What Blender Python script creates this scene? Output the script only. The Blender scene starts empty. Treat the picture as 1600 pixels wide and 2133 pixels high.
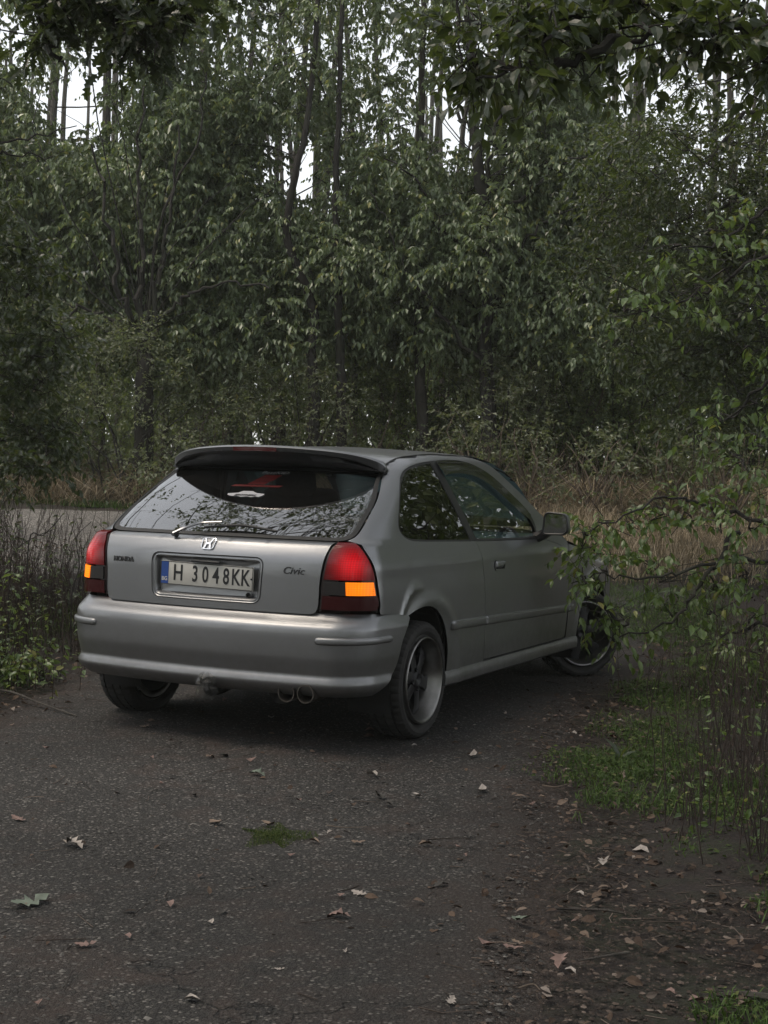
import bpy, bmesh, math, random
import numpy as np
from mathutils import Vector, Matrix
from mathutils.geometry import delaunay_2d_cdt

# ----------------------------------------------------------------------------------------------
# camera, sky, sun, exposure
# ----------------------------------------------------------------------------------------------
scene = bpy.context.scene
COL = scene.collection
RNG = np.random.default_rng(11)
random.seed(5)
rad = math.radians

CAM = np.array([3.69389, -6.34013, 1.28400])
YAW, PITCH, ROLL, FPX = rad(-26.0838), rad(-1.45823), rad(1.64034), 2957.0

def cam_axes():
    cy, sy, cp, sp = math.cos(YAW), math.sin(YAW), math.cos(PITCH), math.sin(PITCH)
    fwd = np.array([sy * cp, cy * cp, sp]); right = np.array([cy, -sy, 0.0]); up = np.cross(right, fwd)
    cr, sr = math.cos(ROLL), math.sin(ROLL)
    return cr * right + sr * up, -sr * right + cr * up, fwd

AX_R, AX_U, AX_F = cam_axes()
cam_data = bpy.data.cameras.new('camera')
cam = bpy.data.objects.new('camera', cam_data)
COL.objects.link(cam)
cam.matrix_world = Matrix(((AX_R[0], AX_U[0], -AX_F[0], CAM[0]), (AX_R[1], AX_U[1], -AX_F[1], CAM[1]),
                           (AX_R[2], AX_U[2], -AX_F[2], CAM[2]), (0, 0, 0, 1)))
cam_data.sensor_fit = 'VERTICAL'
cam_data.sensor_height = 36.0
cam_data.sensor_width = 27.0
cam_data.lens = 36.0 * FPX / 2133.0
cam_data.clip_start = 0.05
cam_data.clip_end = 2000
scene.camera = cam

SUN_AZ, SUN_EL = rad(232.0), rad(64.0)          # azimuth measured from +Y towards +X
world = bpy.data.worlds.new('World')
scene.world = world
world.use_nodes = True
wn = world.node_tree
sky = wn.nodes.new('ShaderNodeTexSky')
sky.sky_type = 'NISHITA'
sky.sun_disc = False
sky.sun_elevation = SUN_EL
sky.sun_rotation = SUN_AZ
sky.air_density = 1.0
sky.dust_density = 1.0
sky.ozone_density = 1.0
hsv = wn.nodes.new('ShaderNodeHueSaturation')
hsv.inputs['Saturation'].default_value = 0.17
bg = wn.nodes['Background']
bg.inputs['Strength'].default_value = 0.15
wn.links.new(sky.outputs[0], hsv.inputs['Color'])
wn.links.new(hsv.outputs[0], bg.inputs['Color'])

sun_data = bpy.data.lights.new('sun', 'SUN')
sun_data.energy = 1.5
sun_data.angle = rad(30)
sun_data.color = (1.0, 0.86, 0.70)
sun = bpy.data.objects.new('sun', sun_data)
COL.objects.link(sun)
sun_dir = Vector((math.sin(SUN_AZ) * math.cos(SUN_EL), math.cos(SUN_AZ) * math.cos(SUN_EL), math.sin(SUN_EL)))
sun.rotation_euler = sun_dir.to_track_quat('Z', 'Y').to_euler()

vs = scene.view_settings
vs.view_transform = 'Standard'
vs.look = 'None'
vs.gamma = 1.0
vs.use_curve_mapping = False
vs.exposure = 0.82
try:
    scene.cycles.max_bounces = 10
    scene.cycles.diffuse_bounces = 6
    scene.cycles.transparent_max_bounces = 12
    scene.cycles.use_denoising = True
    scene.cycles.sample_clamp_indirect = 4.0
except Exception:
    pass

# ----------------------------------------------------------------------------------------------
# helpers: places, objects, meshes
# ----------------------------------------------------------------------------------------------
FH = np.array([math.sin(YAW), math.cos(YAW), 0.0])          # level view direction
RH = np.array([math.cos(YAW), -math.sin(YAW), 0.0])         # level right direction
C0 = np.array([CAM[0], CAM[1], 0.0])

def smooth(a, b, x):
    t = np.clip((x - a) / (b - a), 0, 1)
    return t * t * (3 - 2 * t)

def ground_st(s, t):
    """height of the ground at s metres ahead of the photographer and t metres to the right"""
    s = np.asarray(s, float); t = np.asarray(t, float)
    h = 0.47 * smooth(10.2, 13.6, s) + 0.30 * smooth(12.5, 19.0, s) + 0.35 * smooth(18.5, 24, s) + 0.02 * np.maximum(s - 24, 0)
    h = h + 0.10 * smooth(1.3, 3.2, t) * smooth(3.5, 5.5, s) * (1 - smooth(10, 13, s))
    h = h + 0.10 * smooth(-2.2, -4.0, t) * (1 - smooth(10, 13, s))
    return h

def st(x, y):
    d = np.stack([np.asarray(x, float) - CAM[0], np.asarray(y, float) - CAM[1]], -1)
    return d @ FH[:2], d @ RH[:2]

def ground_z(x, y):
    return ground_st(*st(x, y))

def gp(s, t, dz=0.0):
    """a point on the ground"""
    p = C0 + s * FH + t * RH
    return np.array([p[0], p[1], float(ground_st(s, t)) + dz])

def at(px, py, depth):
    """the point seen at a place of the photograph, depth metres ahead"""
    d = (px - 800.0) / FPX * AX_R - (py - 1066.5) / FPX * AX_U + AX_F
    return CAM + d * depth

def on_ground(px, py):
    d = (px - 800.0) / FPX * AX_R - (py - 1066.5) / FPX * AX_U + AX_F
    lo = 1.0
    for k in range(400):
        q = CAM + d * lo
        if q[2] <= ground_z(q[0], q[1]):
            break
        lo += 0.1
    a, b = lo - 0.1, lo
    for k in range(20):
        m = .5 * (a + b); q = CAM + d * m
        if q[2] <= ground_z(q[0], q[1]): b = m
        else: a = m
    return CAM + d * b

def mesh_np(name, verts, faces, smooth_shade=False):
    """mesh from arrays; faces (N,3) or (N,4) or a list of such arrays"""
    me = bpy.data.meshes.new(name)
    verts = np.asarray(verts, np.float32).reshape(-1, 3)
    fl = faces if isinstance(faces, list) else [faces]
    fl = [np.asarray(f, np.int32) for f in fl if len(f)]
    loops = np.concatenate([f.ravel() for f in fl])
    sizes = np.concatenate([np.full(len(f), f.shape[1], np.int32) for f in fl])
    starts = np.concatenate([[0], np.cumsum(sizes)[:-1]]).astype(np.int32)
    me.vertices.add(len(verts)); me.vertices.foreach_set('co', verts.ravel())
    me.loops.add(len(loops)); me.loops.foreach_set('vertex_index', loops)
    me.polygons.add(len(sizes)); me.polygons.foreach_set('loop_start', starts)
    me.polygons.foreach_set('use_smooth', np.full(len(sizes), bool(smooth_shade)))
    me.update(calc_edges=True)
    return me

def tag(o, label=None, cat=None, group=None, kind=None):
    if label: o['label'] = label
    if cat: o['category'] = cat
    if group: o['group'] = group
    if kind: o['kind'] = kind
    return o

def empty(name, loc=(0, 0, 0), rz=0.0):
    o = bpy.data.objects.new(name, None)
    o.empty_display_size = 0.1
    COL.objects.link(o); o.location = Vector(loc); o.rotation_euler = (0, 0, rz)
    return o

def link(name, me, mat=None, parent=None):
    o = bpy.data.objects.new(name, me)
    COL.objects.link(o)
    if mat is not None and not me.materials: me.materials.append(mat)
    if parent is not None: o.parent = parent
    return o

def copy_tree(o, kids, parent=None):
    c = o.copy(); COL.objects.link(c)
    if parent is not None: c.parent = parent
    for k in kids.get(o.name, []):
        copy_tree(k, kids, c)
    return c

class MB:
    """collects simple solids into one mesh"""
    def __init__(self): self.v = []; self.q = []; self.t = []; self.n = 0
    def add(self, v, q=None, t=None):
        v = np.asarray(v, float).reshape(-1, 3)
        if q is not None and len(q): self.q.append(np.asarray(q, int) + self.n)
        if t is not None and len(t): self.t.append(np.asarray(t, int) + self.n)
        self.v.append(v); self.n += len(v); return self
    def box(self, c, size, rot=None):
        x, y, z = np.asarray(size, float) / 2
        v = np.array([[sx * x, sy * y, sz * z] for sz in (-1, 1) for sy in (-1, 1) for sx in (-1, 1)])
        if rot is not None: v = v @ np.asarray(rot).T
        return self.add(v + np.asarray(c, float), [[0, 2, 3, 1], [4, 5, 7, 6], [0, 1, 5, 4], [2, 6, 7, 3], [0, 4, 6, 2], [1, 3, 7, 5]])
    def tube(self, pts, r, n=6, cap=True):
        v, q = tube(pts, r, n)
        base = self.n
        self.add(v, q)
        if cap:
            m = len(pts)
            for k, ring in ((0, range(n - 1, -1, -1)), (m - 1, range(n))):
                c = np.mean(v[k * n:(k + 1) * n], 0)
                idx = [k * n + j for j in ring]
                self.v.append(c[None]); ci = self.n; self.n += 1
                self.t.append(np.array([[base + idx[j], base + idx[(j + 1) % n], ci] for j in range(n)]))
        return self
    def lathe(self, prof, n=48, axis='x', c=(0, 0, 0), close=False):
        """prof: (along axis, radius)"""
        prof = np.asarray(prof, float); a = np.linspace(0, 2 * math.pi, n, endpoint=False)
        al = np.repeat(prof[:, 0][:, None], n, 1); cc = prof[:, 1][:, None] * np.cos(a); ss = prof[:, 1][:, None] * np.sin(a)
        xyz = {'x': (al, cc, ss), 'y': (ss, al, cc), 'z': (cc, ss, al)}[axis]
        v = np.stack(xyz, -1).reshape(-1, 3) + np.asarray(c, float)
        m = len(prof); q = []
        for i in range(m if close else m - 1):
            i2 = (i + 1) % m
            for j in range(n):
                j2 = (j + 1) % n
                q.append([i * n + j, i * n + j2, i2 * n + j2, i2 * n + j])
        return self.add(v, q)
    def mesh(self, name, smooth_shade=False):
        return mesh_np(name, np.concatenate(self.v), [np.concatenate(a) for a in (self.q, self.t) if a], smooth_shade)
    def build(self, name, mat, parent=None, smooth_shade=False, bevel=0.0):
        me = self.mesh(name, smooth_shade)
        if bevel:
            bm = bmesh.new(); bm.from_mesh(me)
            bmesh.ops.remove_doubles(bm, verts=bm.verts, dist=1e-5)
            es = [e for e in bm.edges if len(e.link_faces) == 2 and e.calc_face_angle(0) > 0.5]
            bmesh.ops.bevel(bm, geom=es, offset=bevel, segments=2, affect='EDGES', profile=0.5)
            for f in bm.faces: f.smooth = True
            bm.to_mesh(me); bm.free()
            try: me.set_sharp_from_angle(angle=rad(50))
            except Exception: pass
        elif smooth_shade:
            try: me.set_sharp_from_angle(angle=rad(40))
            except Exception: pass
        return link(name, me, mat, parent)

def tube(pts, r, n=6):
    pts = np.asarray(pts, float); m = len(pts)
    r = np.broadcast_to(np.asarray(r, float), (m,))
    tan = np.gradient(pts, axis=0); tan /= np.linalg.norm(tan, axis=1, keepdims=True) + 1e-12
    ref = np.array([0.3, 0.2, 1.0]) if abs(tan[0][2]) < 0.8 else np.array([1.0, 0.1, 0.2])
    u = np.cross(tan, ref); u /= np.linalg.norm(u, axis=1, keepdims=True) + 1e-12
    w = np.cross(tan, u)
    a = np.linspace(0, 2 * math.pi, n, endpoint=False)
    v = pts[:, None, :] + r[:, None, None] * (np.cos(a)[None, :, None] * u[:, None, :] + np.sin(a)[None, :, None] * w[:, None, :])
    i = np.arange(m - 1)[:, None] * n; j = np.arange(n)[None, :]; j2 = (j + 1) % n
    q = np.stack([i + j, i + j2, i + n + j2, i + n + j], -1).reshape(-1, 4)
    return v.reshape(-1, 3), q

# ----------------------------------------------------------------------------------------------
# materials
# ----------------------------------------------------------------------------------------------
class Nodes:
    def __init__(self, name):
        self.m = bpy.data.materials.new(name); self.m.use_nodes = True
        self.t = self.m.node_tree; self.n = self.t.nodes; self.l = self.t.links
        self.out = self.n['Material Output']; self.p = self.n['Principled BSDF']
    def new(self, kind, **kw):
        nd = self.n.new(kind)
        for k, v in kw.items(): setattr(nd, k, v)
        return nd
    def link(self, a, b): self.l.new(a, b)
    def noise(self, vec, scale, detail=4, rough=0.55, dist=0.0):
        nd = self.new('ShaderNodeTexNoise')
        nd.inputs['Scale'].default_value = scale; nd.inputs['Detail'].default_value = detail
        nd.inputs['Roughness'].default_value = rough; nd.inputs['Distortion'].default_value = dist
        if vec is not None: self.link(vec, nd.inputs['Vector'])
        return nd.outputs['Fac']
    def ramp(self, fac, stops, interp='LINEAR'):
        nd = self.new('ShaderNodeValToRGB'); cr = nd.color_ramp; cr.interpolation = interp
        while len(cr.elements) < len(stops): cr.elements.new(0.5)
        for e, (p, c) in zip(cr.elements, stops):
            e.position = p; e.color = (*c, 1) if not np.isscalar(c) else (c, c, c, 1)
        self.link(fac, nd.inputs['Fac']); return nd.outputs['Color']
    def mix(self, fac, a, b, blend='MIX'):
        nd = self.new('ShaderNodeMix', data_type='RGBA', blend_type=blend)
        for i, v in ((0, fac), (6, a), (7, b)):
            sock = nd.inputs[i]
            if hasattr(v, 'is_output'): self.link(v, sock)
            elif np.isscalar(v): sock.default_value = v if i == 0 else (v, v, v, 1)
            else: sock.default_value = (*v, 1)
        return nd.outputs[2]
    def math(self, op, a, b=0.0, c=0.0):
        nd = self.new('ShaderNodeMath', operation=op)
        for i, v in enumerate((a, b, c)):
            if hasattr(v, 'is_output'): self.link(v, nd.inputs[i])
            else: nd.inputs[i].default_value = v
        return nd.outputs[0]
    def obj(self): return self.new('ShaderNodeTexCoord').outputs['Object']
    def pos(self): return self.new('ShaderNodeNewGeometry').outputs['Position']
    def bump(self, height, strength, dist=0.01):
        nd = self.new('ShaderNodeBump'); nd.inputs['Strength'].default_value = strength; nd.inputs['Distance'].default_value = dist
        self.link(height, nd.inputs['Height']); self.link(nd.outputs['Normal'], self.p.inputs['Normal']); return nd
    def set(self, **kw):
        for k, v in kw.items():
            s = self.p.inputs[k.replace('_', ' ')]
            if hasattr(v, 'is_output'): self.link(v, s)
            else: s.default_value = (*v, 1) if isinstance(v, tuple) and len(v) == 3 else v
        return self

def plain(name, color, rough=0.5, metal=0.0, spec=0.5, noise=0.0, nscale=8.0):
    k = Nodes(name); k.set(Roughness=rough, Metallic=metal); k.p.inputs['Specular IOR Level'].default_value = spec
    if noise:
        f = k.noise(k.obj(), nscale, 5)
        k.set(Base_Color=k.ramp(f, [(0.3, tuple(c * (1 - noise) for c in color)), (0.7, tuple(min(1, c * (1 + noise)) for c in color))]))
    else: k.set(Base_Color=color)
    return k.m

def paint_material():
    k = Nodes('silver_paint'); o = k.obj()
    dust = k.noise(o, 3.0, 6, 0.65); fine = k.noise(o, 420.0, 2, 0.5); streak = k.noise(o, 22.0, 5, 0.6)
    sep = k.new('ShaderNodeSeparateXYZ'); k.link(o, sep.inputs[0])
    low = k.new('ShaderNodeMapRange'); low.inputs[1].default_value = 0.75; low.inputs[2].default_value = 0.25; k.link(sep.outputs[2], low.inputs[0])
    grime = k.math('MULTIPLY', k.math('MULTIPLY', low.outputs[0], streak), 0.55)
    base = k.mix(fine, (0.225, 0.23, 0.239), (0.28, 0.285, 0.295))
    base = k.mix(k.math('MULTIPLY', dust, 0.22), base, (0.165, 0.162, 0.156))
    base = k.mix(grime, base, (0.10, 0.088, 0.073))
    k.set(Base_Color=base, Metallic=0.85)
    k.set(Roughness=k.math('ADD', k.math('MULTIPLY', dust, 0.16), k.math('ADD', k.math('MULTIPLY', grime, 0.35), 0.29)))
    k.p.inputs['Coat Weight'].default_value = 0.5; k.p.inputs['Coat Roughness'].default_value = 0.10
    k.bump(k.noise(o, 260, 2), 0.015, 0.002)
    return k.m

def glass_material(name, tint, rough=0.0, boost=1.9, film=0.0):
    """a thin pane: tinted see-through with the mirror image Fresnel gives both its faces, and a little dust"""
    k = Nodes(name); k.n.remove(k.p)
    fr = k.new('ShaderNodeFresnel'); fr.inputs['IOR'].default_value = 1.52
    tr = k.new('ShaderNodeBsdfTransparent'); tr.inputs[0].default_value = (*tint, 1)
    gl = k.new('ShaderNodeBsdfGlossy'); gl.inputs['Roughness'].default_value = rough; gl.inputs[0].default_value = (1, 1, 1, 1)
    m1 = k.new('ShaderNodeMixShader')
    k.link(k.math('MINIMUM', k.math('MULTIPLY', fr.outputs[0], boost), 1.0), m1.inputs[0]); k.link(tr.outputs[0], m1.inputs[1]); k.link(gl.outputs[0], m1.inputs[2])
    df = k.new('ShaderNodeBsdfDiffuse'); df.inputs[0].default_value = (0.30, 0.28, 0.25, 1)
    m2 = k.new('ShaderNodeMixShader')
    k.link(k.math('MULTIPLY', k.noise(k.obj(), 9.0, 6, 0.7), film), m2.inputs[0]); k.link(m1.outputs[0], m2.inputs[1]); k.link(df.outputs[0], m2.inputs[2])
    k.link(m2.outputs[0], k.out.inputs['Surface'])
    return k.m

def lens_material(name, color, glow=None, glow_color=None, bulb=(0, 0, 0), spread=0.08, core=0.02, core_color=None):
    """ribbed lamp lens; a lit one glows strongest over its bulb"""
    k = Nodes(name); o = k.obj()
    k.set(Base_Color=color, Roughness=0.2); k.p.inputs['Specular IOR Level'].default_value = 0.25; k.p.inputs['Coat Weight'].default_value = 0.25; k.p.inputs['Coat Roughness'].default_value = 0.05
    wv = k.new('ShaderNodeTexWave', wave_type='BANDS', bands_direction='Z'); wv.inputs['Scale'].default_value = 30.0; k.link(o, wv.inputs['Vector'])
    wx = k.new('ShaderNodeTexWave', wave_type='BANDS', bands_direction='X'); wx.inputs['Scale'].default_value = 30.0; k.link(o, wx.inputs['Vector'])
    rib = k.math('MULTIPLY', k.math('ADD', wv.outputs['Fac'], wx.outputs['Fac']), 0.5)
    k.bump(rib, 0.12, 0.002)
    if glow:
        d = k.new('ShaderNodeVectorMath', operation='DISTANCE'); k.link(o, d.inputs[0]); d.inputs[1].default_value = bulb
        g = k.math('POWER', 2.718, k.math('MULTIPLY', k.math('POWER', k.math('DIVIDE', d.outputs['Value'], spread), 2.0), -1.0))
        c = k.math('POWER', 2.718, k.math('MULTIPLY', k.math('POWER', k.math('DIVIDE', d.outputs['Value'], core), 2.0), -1.0))
        wide = k.math('ADD', k.math('MULTIPLY', g, k.math('ADD', k.math('MULTIPLY', rib, 0.45), 0.35)), k.math('MULTIPLY', c, 2.2))
        col = k.mix(c, glow_color, core_color or glow_color)
        k.set(Emission_Color=col, Emission_Strength=k.math('MULTIPLY', wide, glow))
    return k.m

# ---------------------------------------------------------------------------------------------
# the shape of the car: x to its right, y forward from the rear axle, z up
# ---------------------------------------------------------------------------------------------
def pchip(xs, ys):
    xs=np.asarray(xs,float); ys=np.asarray(ys,float)
    h=np.diff(xs); d=np.diff(ys)/h; m=np.zeros_like(ys)
    for i in range(1,len(xs)-1):
        if d[i-1]*d[i]>0:
            w1=2*h[i]+h[i-1]; w2=h[i]+2*h[i-1]
            m[i]=(w1+w2)/(w1/d[i-1]+w2/d[i])
    m[0]=d[0]; m[-1]=d[-1]
    def f(x):
        x=np.asarray(x,float); xc=np.clip(x,xs[0],xs[-1])
        i=np.clip(np.searchsorted(xs,xc)-1,0,len(h)-1)
        t=(xc-xs[i])/h[i]
        y=((2*t**3-3*t**2+1)*ys[i]+(t**3-2*t**2+t)*h[i]*m[i]+(-2*t**3+3*t**2)*ys[i+1]+(t**3-t**2)*h[i]*m[i+1])
        return y+np.where(x<xs[0],(x-xs[0])*m[0],0)+np.where(x>xs[-1],(x-xs[-1])*m[-1],0)
    return f
def rmax(a,b,r):
    u=np.maximum(a+r,0); v=np.maximum(b+r,0)
    return np.minimum(np.maximum(a,b),-r)+np.hypot(u,v)
plan=pchip([-.9,-.5,0,.5,1.5,2.2,2.62,3.0,3.4],[.805,.826,.838,.845,.846,.842,.83,.80,.74])
side=pchip([.16,.24,.32,.42,.55,.70,.80,.848,.868,.90,.95,1.00,1.30,1.45],[-.05,-.022,-.010,-.002,0,-.003,-.010,-.012,-.017,-.030,-.051,-.069,-.186,-.258])
rear=pchip([.20,.60,.80,.865,.925,.950,.961,.970,1.05,1.12,1.20,1.27,1.45],[-.690,-.706,-.704,-.698,-.672,-.650,-.596,-.5835,-.472,-.368,-.243,-.128,.17])
roofl=pchip([-.6,-.12,.2,.6,1.0,1.28,1.45,1.60,2.06,2.20,2.7,3.1,3.4],[1.245,1.350,1.395,1.418,1.418,1.402,1.372,1.318,.990,.945,.87,.785,.69])
def body(p):
    p=(p-np.array([0,.012,0]))/1.014
    x,y,z=np.abs(p[...,0]),p[...,1],p[...,2]
    flare=.010*np.exp(-((np.hypot(y,z-.29)-.375)/.035)**2)*(z>.2)+.010*np.exp(-((np.hypot(y-2.62,z-.29)-.375)/.035)**2)
    ang=np.degrees(np.arctan2(z-.29,-y)); dent=.009*np.exp(-((np.hypot(y,z-.29)-.455-.02*np.sin(ang*.12))/.020)**2)*np.clip((ang-22)/14,0,1)*np.clip((84-ang)/16,0,1)*(y<.2)
    a=x-plan(y)-side(z)-flare-dent
    sl=np.where(z>.965,1/np.sqrt(1+1.53**2),1.0)
    b=(rear(z)+.125*x*x-y)*sl
    r1=np.interp(z,[.6,.9,1.05,1.3],[.145,.14,.10,.08])
    sr=np.interp(y,[1.3,1.5,2.0,2.1],[1.0,.83,.83,.97])
    c=(z-(roofl(y)-x*x*np.interp(y,[1.2,1.6,2.1],[.085,.13,.045])))*sr
    d=(y-3.36+.16*x*x)
    f=rmax(a,b,r1)
    f=rmax(f,c,np.interp(y,[-.2,1.4,2.0,2.6],[.05,.045,.06,.10]))
    return rmax(f,d,.12)*1.014
bump_y=pchip([.24,.265,.295,.318,.335,.352,.375,.45,.53,.555,.572,.590,.602,.622,.64],[-.66,-.715,-.752,-.763,-.760,-.748,-.752,-.766,-.768,-.767,-.764,-.752,-.735,-.706,-.690])
bump_x=pchip([.24,.265,.295,.318,.335,.352,.375,.45,.53,.57,.59,.605,.622,.64],[-.10,-.045,-.012,-.003,-.005,-.013,-.010,.004,.008,.008,.003,-.003,-.010,-.02])
def bumper(p):
    p=(p-np.array([0,.012,0]))/1.014
    x,y,z=np.abs(p[...,0]),p[...,1],p[...,2]
    a=x-(.848+bump_x(z)-.02*np.clip((-.2-y)/.3,0,2)**2)
    b=bump_y(z)+.13*x*x-y
    return rmax(a,b,.135)
def grad(F,p,e=1.5e-3):
    g=np.stack([F(p+e*np.eye(3)[i])-F(p-e*np.eye(3)[i]) for i in range(3)],-1)
    return g/np.linalg.norm(g,axis=-1,keepdims=True)
def cast(F,O,D,t0,t1,n=80):
    """first crossing from outside (F>0) to inside along O+tD; all arrays (N,3)"""
    O=np.asarray(O,float);D=np.asarray(D,float)
    ts=np.linspace(t0,t1,n); lo=np.full(len(O),float(t0));hi=np.full(len(O),float(t1));done=np.zeros(len(O),bool)
    prev=F(O+t0*D)
    for k in range(1,n):
        cur=F(O+ts[k]*D)
        hit=(~done)&(cur<=0)
        lo[hit]=ts[k-1];hi[hit]=ts[k];done|=hit
    for _ in range(30):
        m=.5*(lo+hi); ins=F(O+m[:,None]*D)<=0
        hi=np.where(ins,m,hi);lo=np.where(ins,lo,m)
    return O+hi[:,None]*D,done

def inside(poly, p):
    poly = np.asarray(poly, float); x, y = p[:, 0], p[:, 1]; r = np.zeros(len(p), bool); j = len(poly) - 1
    for i in range(len(poly)):
        xi, yi = poly[i]; xj, yj = poly[j]
        if yi != yj:
            r ^= ((yi > y) != (yj > y)) & (x < (xj - xi) * (y - yi) / (yj - yi) + xi)
        j = i
    return r

def resample(poly, h):
    out = []
    for a, b in zip(poly, list(poly[1:]) + [poly[0]]):
        a = np.asarray(a, float); b = np.asarray(b, float); n = max(1, int(round(np.linalg.norm(b - a) / h)))
        for i in range(n): out.append(a + (b - a) * i / n)
    return np.array(out)

def rounded(poly, r, seg=5, skip=()):
    """the polygon with its corners rounded"""
    P = [np.asarray(p, float) for p in poly]; out = []; n = len(P)
    for i, p in enumerate(P):
        a, b = P[i - 1], P[(i + 1) % n]
        if i in skip or r <= 0: out.append(p); continue
        la, lb = np.linalg.norm(a - p), np.linalg.norm(b - p); rr = min(r, la * .45, lb * .45)
        s, e = p + (a - p) / la * rr, p + (b - p) / lb * rr
        for t in np.linspace(0, 1, seg + 1): out.append((1 - t) ** 2 * s + 2 * t * (1 - t) * p + t * t * e)
    return np.array(out)

def curve(pts, n=6):
    """an open smooth line through the points"""
    P = [np.asarray(p, float) for p in pts]; P = [2 * P[0] - P[1]] + P + [2 * P[-1] - P[-2]]; out = []
    for i in range(1, len(P) - 2):
        for t in np.linspace(0, 1, n, endpoint=False):
            out.append(.5 * (2 * P[i] + (P[i + 1] - P[i - 1]) * t + (2 * P[i - 1] - 5 * P[i] + 4 * P[i + 1] - P[i + 2]) * t * t + (3 * P[i] - P[i - 1] - 3 * P[i + 1] + P[i + 2]) * t ** 3))
    out.append(P[-2]); return np.array(out)

def offset_poly(poly, d):
    """moves the outline inward by d"""
    P = np.asarray(poly, float); A = np.roll(P, 1, 0); B = np.roll(P, -1, 0)
    area = .5 * np.sum(P[:, 0] * B[:, 1] - B[:, 0] * P[:, 1]); s = 1 if area > 0 else -1
    e1 = P - A; e2 = B - P
    e1 /= np.linalg.norm(e1, axis=1, keepdims=True) + 1e-12; e2 /= np.linalg.norm(e2, axis=1, keepdims=True) + 1e-12
    n = np.stack([-(e1 + e2)[:, 1], (e1 + e2)[:, 0]], 1); n /= np.linalg.norm(n, axis=1, keepdims=True) + 1e-12
    k = 1 / np.clip(np.abs(np.sum(n * np.stack([-e1[:, 1], e1[:, 0]], 1), 1)), .5, 1)
    return P + s * d * n * k[:, None]

# how a flat outline is thrown onto the body: sideways, from behind, from above, or fanned round the corner
def from_side(F):
    return lambda q: cast(F, np.stack([np.full(len(q), 1.5), q[:, 0], q[:, 1]], -1), np.tile([-1., 0, 0], (len(q), 1)), 0, 1.5, 60)[0]
def from_behind(F):
    return lambda q: cast(F, np.stack([q[:, 0], np.full(len(q), -1.4), q[:, 1]], -1), np.tile([0., 1, 0], (len(q), 1)), 0, 2.4, 100)[0]
def from_above(F):
    return lambda q: cast(F, np.stack([q[:, 0], q[:, 1], np.full(len(q), 2.0)], -1), np.tile([0., 0, -1], (len(q), 1)), 0, 1.8, 80)[0]
def from_front(F):
    return lambda q: cast(F, np.stack([q[:, 0], np.full(len(q), 4.2), q[:, 1]], -1), np.tile([0., -1, 0], (len(q), 1)), 0, 2.0, 80)[0]
XC, YC, RF = 0.50, -0.30, 0.25
def to_s(x, y):
    th = math.atan2(x - XC, YC - y)
    if x <= XC and y < YC: return x
    if y >= YC: return XC + RF * math.pi / 2 + (y - YC)
    return XC + RF * th
def round_corner(F):
    def f(q):
        s = np.abs(q[:, 0]); sg = np.where(q[:, 0] < 0, -1.0, 1.0); th = np.clip((s - XC) / RF, 0, math.pi / 2)
        ox = np.minimum(s, XC); oy = YC + np.maximum(s - XC - RF * math.pi / 2, 0)
        O = np.stack([ox, oy, q[:, 1]], -1); D = np.stack([np.sin(th), -np.cos(th), np.zeros_like(th)], -1)
        p, ok = cast(F, O + D * 1.2, -D, 0, 1.2, 100); p[:, 0] *= sg; return p
    return f

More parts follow.
